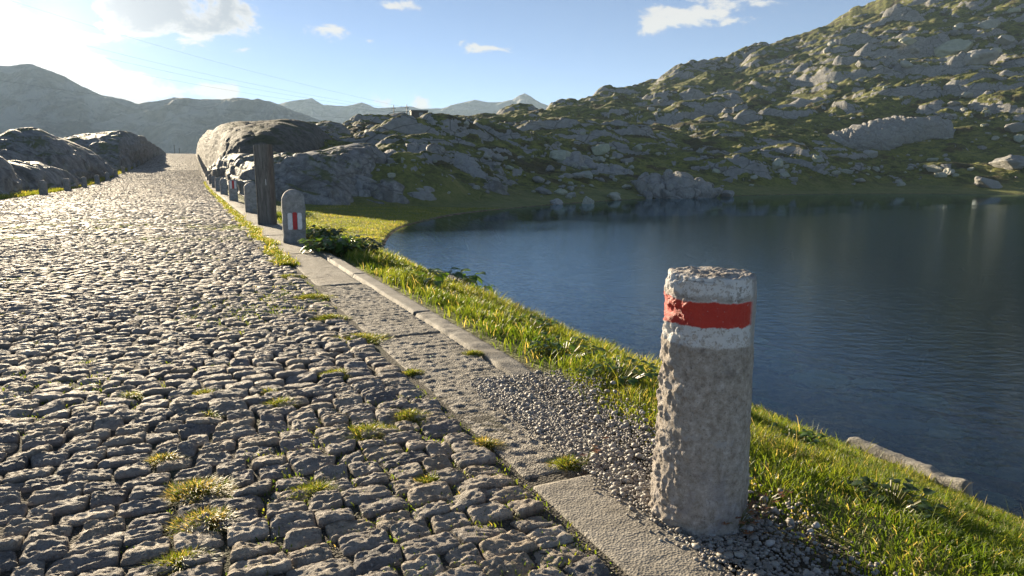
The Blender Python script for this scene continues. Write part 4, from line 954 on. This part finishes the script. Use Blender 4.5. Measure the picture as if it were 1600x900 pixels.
# leafy plants
def leafy(px, py, n_, r, hgt, lf, mat, name, label, d=None):
    p_ = pick(px, py)
    if p_ is None: return
    V, Fc = [], []; st_ = MB()
    for k in range(n_):
        a = random.uniform(0, 6.28); q = random.random()**.5*r; hx_, hy_, hz_ = math.cos(a)*q, math.sin(a)*q, hgt*random.uniform(.35, 1)*(1-.35*q/r)
        st_.tube([(hx_*.3, hy_*.3, -.03), (hx_*.7, hy_*.7, hz_*.6), (hx_, hy_, hz_)], .003, 4)
        L = lf*random.uniform(.6, 1.2); W_ = L*.42; ya = a+random.uniform(-.8, .8); pt = random.uniform(-.5, .7)
        dx_, dy_ = math.cos(ya), math.sin(ya); b0 = len(V)
        for i_, (t_, w_) in enumerate(((0, .12), (.25, .8), (.5, 1), (.75, .7), (1, .05))):
            cz = hz_+L*t_*math.sin(pt)-.35*L*t_*t_; cx = hx_+dx_*L*t_*math.cos(pt); cy = hy_+dy_*L*t_*math.cos(pt)
            for sgn in (-1, 0, 1): V.append((cx-dy_*W_*w_*sgn, cy+dx_*W_*w_*sgn, cz+(.12*L*w_ if sgn else 0)))
        for i_ in range(4):
            for j_ in (0, 1): Fc.append((b0+i_*3+j_, b0+i_*3+j_+1, b0+i_*3+3+j_+1, b0+i_*3+3+j_))
    root = empty(name, p_); tag(root, label, 'plant')
    mk('leaves', V, Fc, mat, True, root); st_.build('stems', m_straw, root)
leafy(700, 452, 60, .35, .26, .14, m_leaf, 'leafy_plant', 'broad-leaved bright green plant on the bank near the lake edge')
leafy(742, 464, 36, .26, .22, .13, m_leaf, 'leafy_plant', 'smaller broad-leaved plant right of the bright green one')
leafy(655, 448, 40, .28, .20, .10, m_leaf, 'leafy_plant', 'low broad-leaved plant left of the bright green one')
leafy(500, 376, 170, .38, .26, .10, m_darkleaf, 'leafy_shrub', 'dark leafy shrub right behind the striped bollard')
leafy(545, 396, 200, .45, .26, .09, m_darkleaf, 'leafy_shrub', 'dark leafy shrub to the right on the bank by the striped bollard')
leafy(520, 398, 160, .40, .30, .10, m_leaf, 'leafy_plant', 'green weeds spilling over the kerb below the dark shrubs')
leafy(478, 340, 120, .35, .35, .10, m_leaf, 'leafy_plant', 'light green weed between the post and the striped bollard')
leafy(880, 560, 70, .22, .16, .05, m_leaf, 'leafy_plant', 'small-leaved weed in the grass beside the raised kerb')
leafy(1235, 700, 60, .16, .12, .045, m_leaf, 'leafy_plant', 'small-leaved weed in the grass just right of the nearest bollard')
leafy(1390, 800, 60, .16, .10, .045, m_darkleaf, 'leafy_plant', 'dark small-leaved weed in the grass at the lower right')
leafy(820, 520, 70, .22, .16, .06, m_leaf, 'leafy_plant', 'rounded weed in the bank grass, beyond the end of the raised kerb')
leafy(960, 600, 70, .22, .16, .05, m_leaf, 'leafy_plant', 'small-leaved weed in the grass left of the nearest bollard')
# withered weed at the foot of the near bollard
def withered(px, py, n_, lab):
    x, y = ground_pt(px, py); V, Fc = [], []; st_ = MB()
    for k in range(n_):
        a = random.uniform(-2.4, .6); l_ = random.uniform(.02, .09); hz_ = random.uniform(.015, .075); tx, ty = math.cos(a)*l_, math.sin(a)*l_
        st_.tube([(0, 0, -.01), (tx*.5, ty*.5, hz_*.7), (tx, ty, hz_)], .0012, 4)
        for m_ in range(5):
            a2 = m_*1.256+random.uniform(-.3, .3); L = random.uniform(.010, .018); b0 = len(V); c_, s2 = math.cos(a2), math.sin(a2)
            for t_, w_ in ((0, .1), (.5, .45), (1, .05)):
                for sg in (-1, 1): V.append((tx+c_*L*t_-s2*L*w_*sg*.5, ty+s2*L*t_+c_*L*w_*sg*.5, hz_+L*.3*t_))
            Fc += [(b0, b0+1, b0+3, b0+2), (b0+2, b0+3, b0+5, b0+4)]
    root = empty('withered_weed', (x, y, .005)); tag(root, lab, 'weed'); mk('leaves', V, Fc, m_red, True, root); st_.build('stems', m_straw, root)
withered(1152, 826, 16, 'reddish withered weed at the right foot of the nearest bollard')
withered(1195, 800, 9, 'second reddish weed slightly right of the bollard foot in the shade')
withered(915, 722, 6, 'tiny reddish weed at the corner of the smooth slab')

# ------------------------------------------------------------------ shore ledge stones
def ledge(s0, s1, t, zt, wd, label, seed, name='shore_wall'):
    nS = int((s1-s0)/.03); S_ = np.linspace(s0, s1, nS)[:, None]; a = np.linspace(0, np.pi, 26)[None]
    e = np.minimum(1, np.minimum(S_-s0, s1-S_)/.08)**.5
    ox = -np.cos(a); oz = np.sin(a); ox = np.sign(ox)*np.abs(ox)**.45; oz = oz**.35
    T_ = t+ox*wd/2*e+.05*noise3(S_*1.6, 0, 0., seed); Z = zt-.55+(.55*oz+.03*noise3(S_*3, ox, 0., seed+1))*e
    X, Y = xy(S_+0*a, T_); n_ = .03*fbm(X*4, Y*4, Z*4, 4, seed+2, .6); Z = Z+n_; X = X+n_*.6
    o = mk(name, np.stack([X, Y, Z], -1).reshape(-1, 3), gridf(nS, 26)[:, ::-1], m_boulder2); return tag(o, label, 'wall stone', 'ledge stones along the near shore')
m_boulder2, t = newmat('ledge_stone'); c, med, fine, _ = rock_nodes(t, t.co, 4.0); c = t.mix(.55, c, (.46, .42, .36)); t.put(t.b.inputs['Base Color'], c); t.b.inputs['Roughness'].default_value = .8; t.put(t.b.inputs['Normal'], t.bump(fine, .8, .03, t.bump(med, .8, .08)))
ledge(2.9, 4.1, 5.22, -1.31, .14, 'pale broken ledge stone at the water behind the grass, right of the nearest bollard', 501)
ledge(2.0, 2.5, 5.2, -1.27, .12, 'pale ledge stone at the right edge of the picture by the water', 504)
ledge(5.3, 6.6, 5.2, -1.27, .10, 'thin pale ledge mostly hidden by grass behind the nearest bollard', 507)
ledge(13.6, 15.8, 5.25, -1.30, .55, 'flat dark rock shelf at the water beyond the broad-leaved plants', 510)
# stones lying on the lake bed near the shore
k = 0
for i in range(70):
    s_ = random.uniform(-.5, 12); t_ = 5.7+random.random()**1.6*4; x, y = xy(s_, t_); z = float(height(np.array([x]), np.array([y]))[0]); r = random.uniform(.1, .38)
    o = bpy.data.objects.new('lakebed_stone', random.choice(bmeshes)); COL.objects.link(o); o.location = (x, y, z+.02); o.scale = (r, r, r*.5); o.rotation_euler = (0, 0, random.uniform(0, 6.3))
    o.location.z = min(o.location.z, WATER-r*.32-.02)
    tag(o, 'brown stone lying under the shallow water by the near shore', 'stone', 'stones under the shallow water')
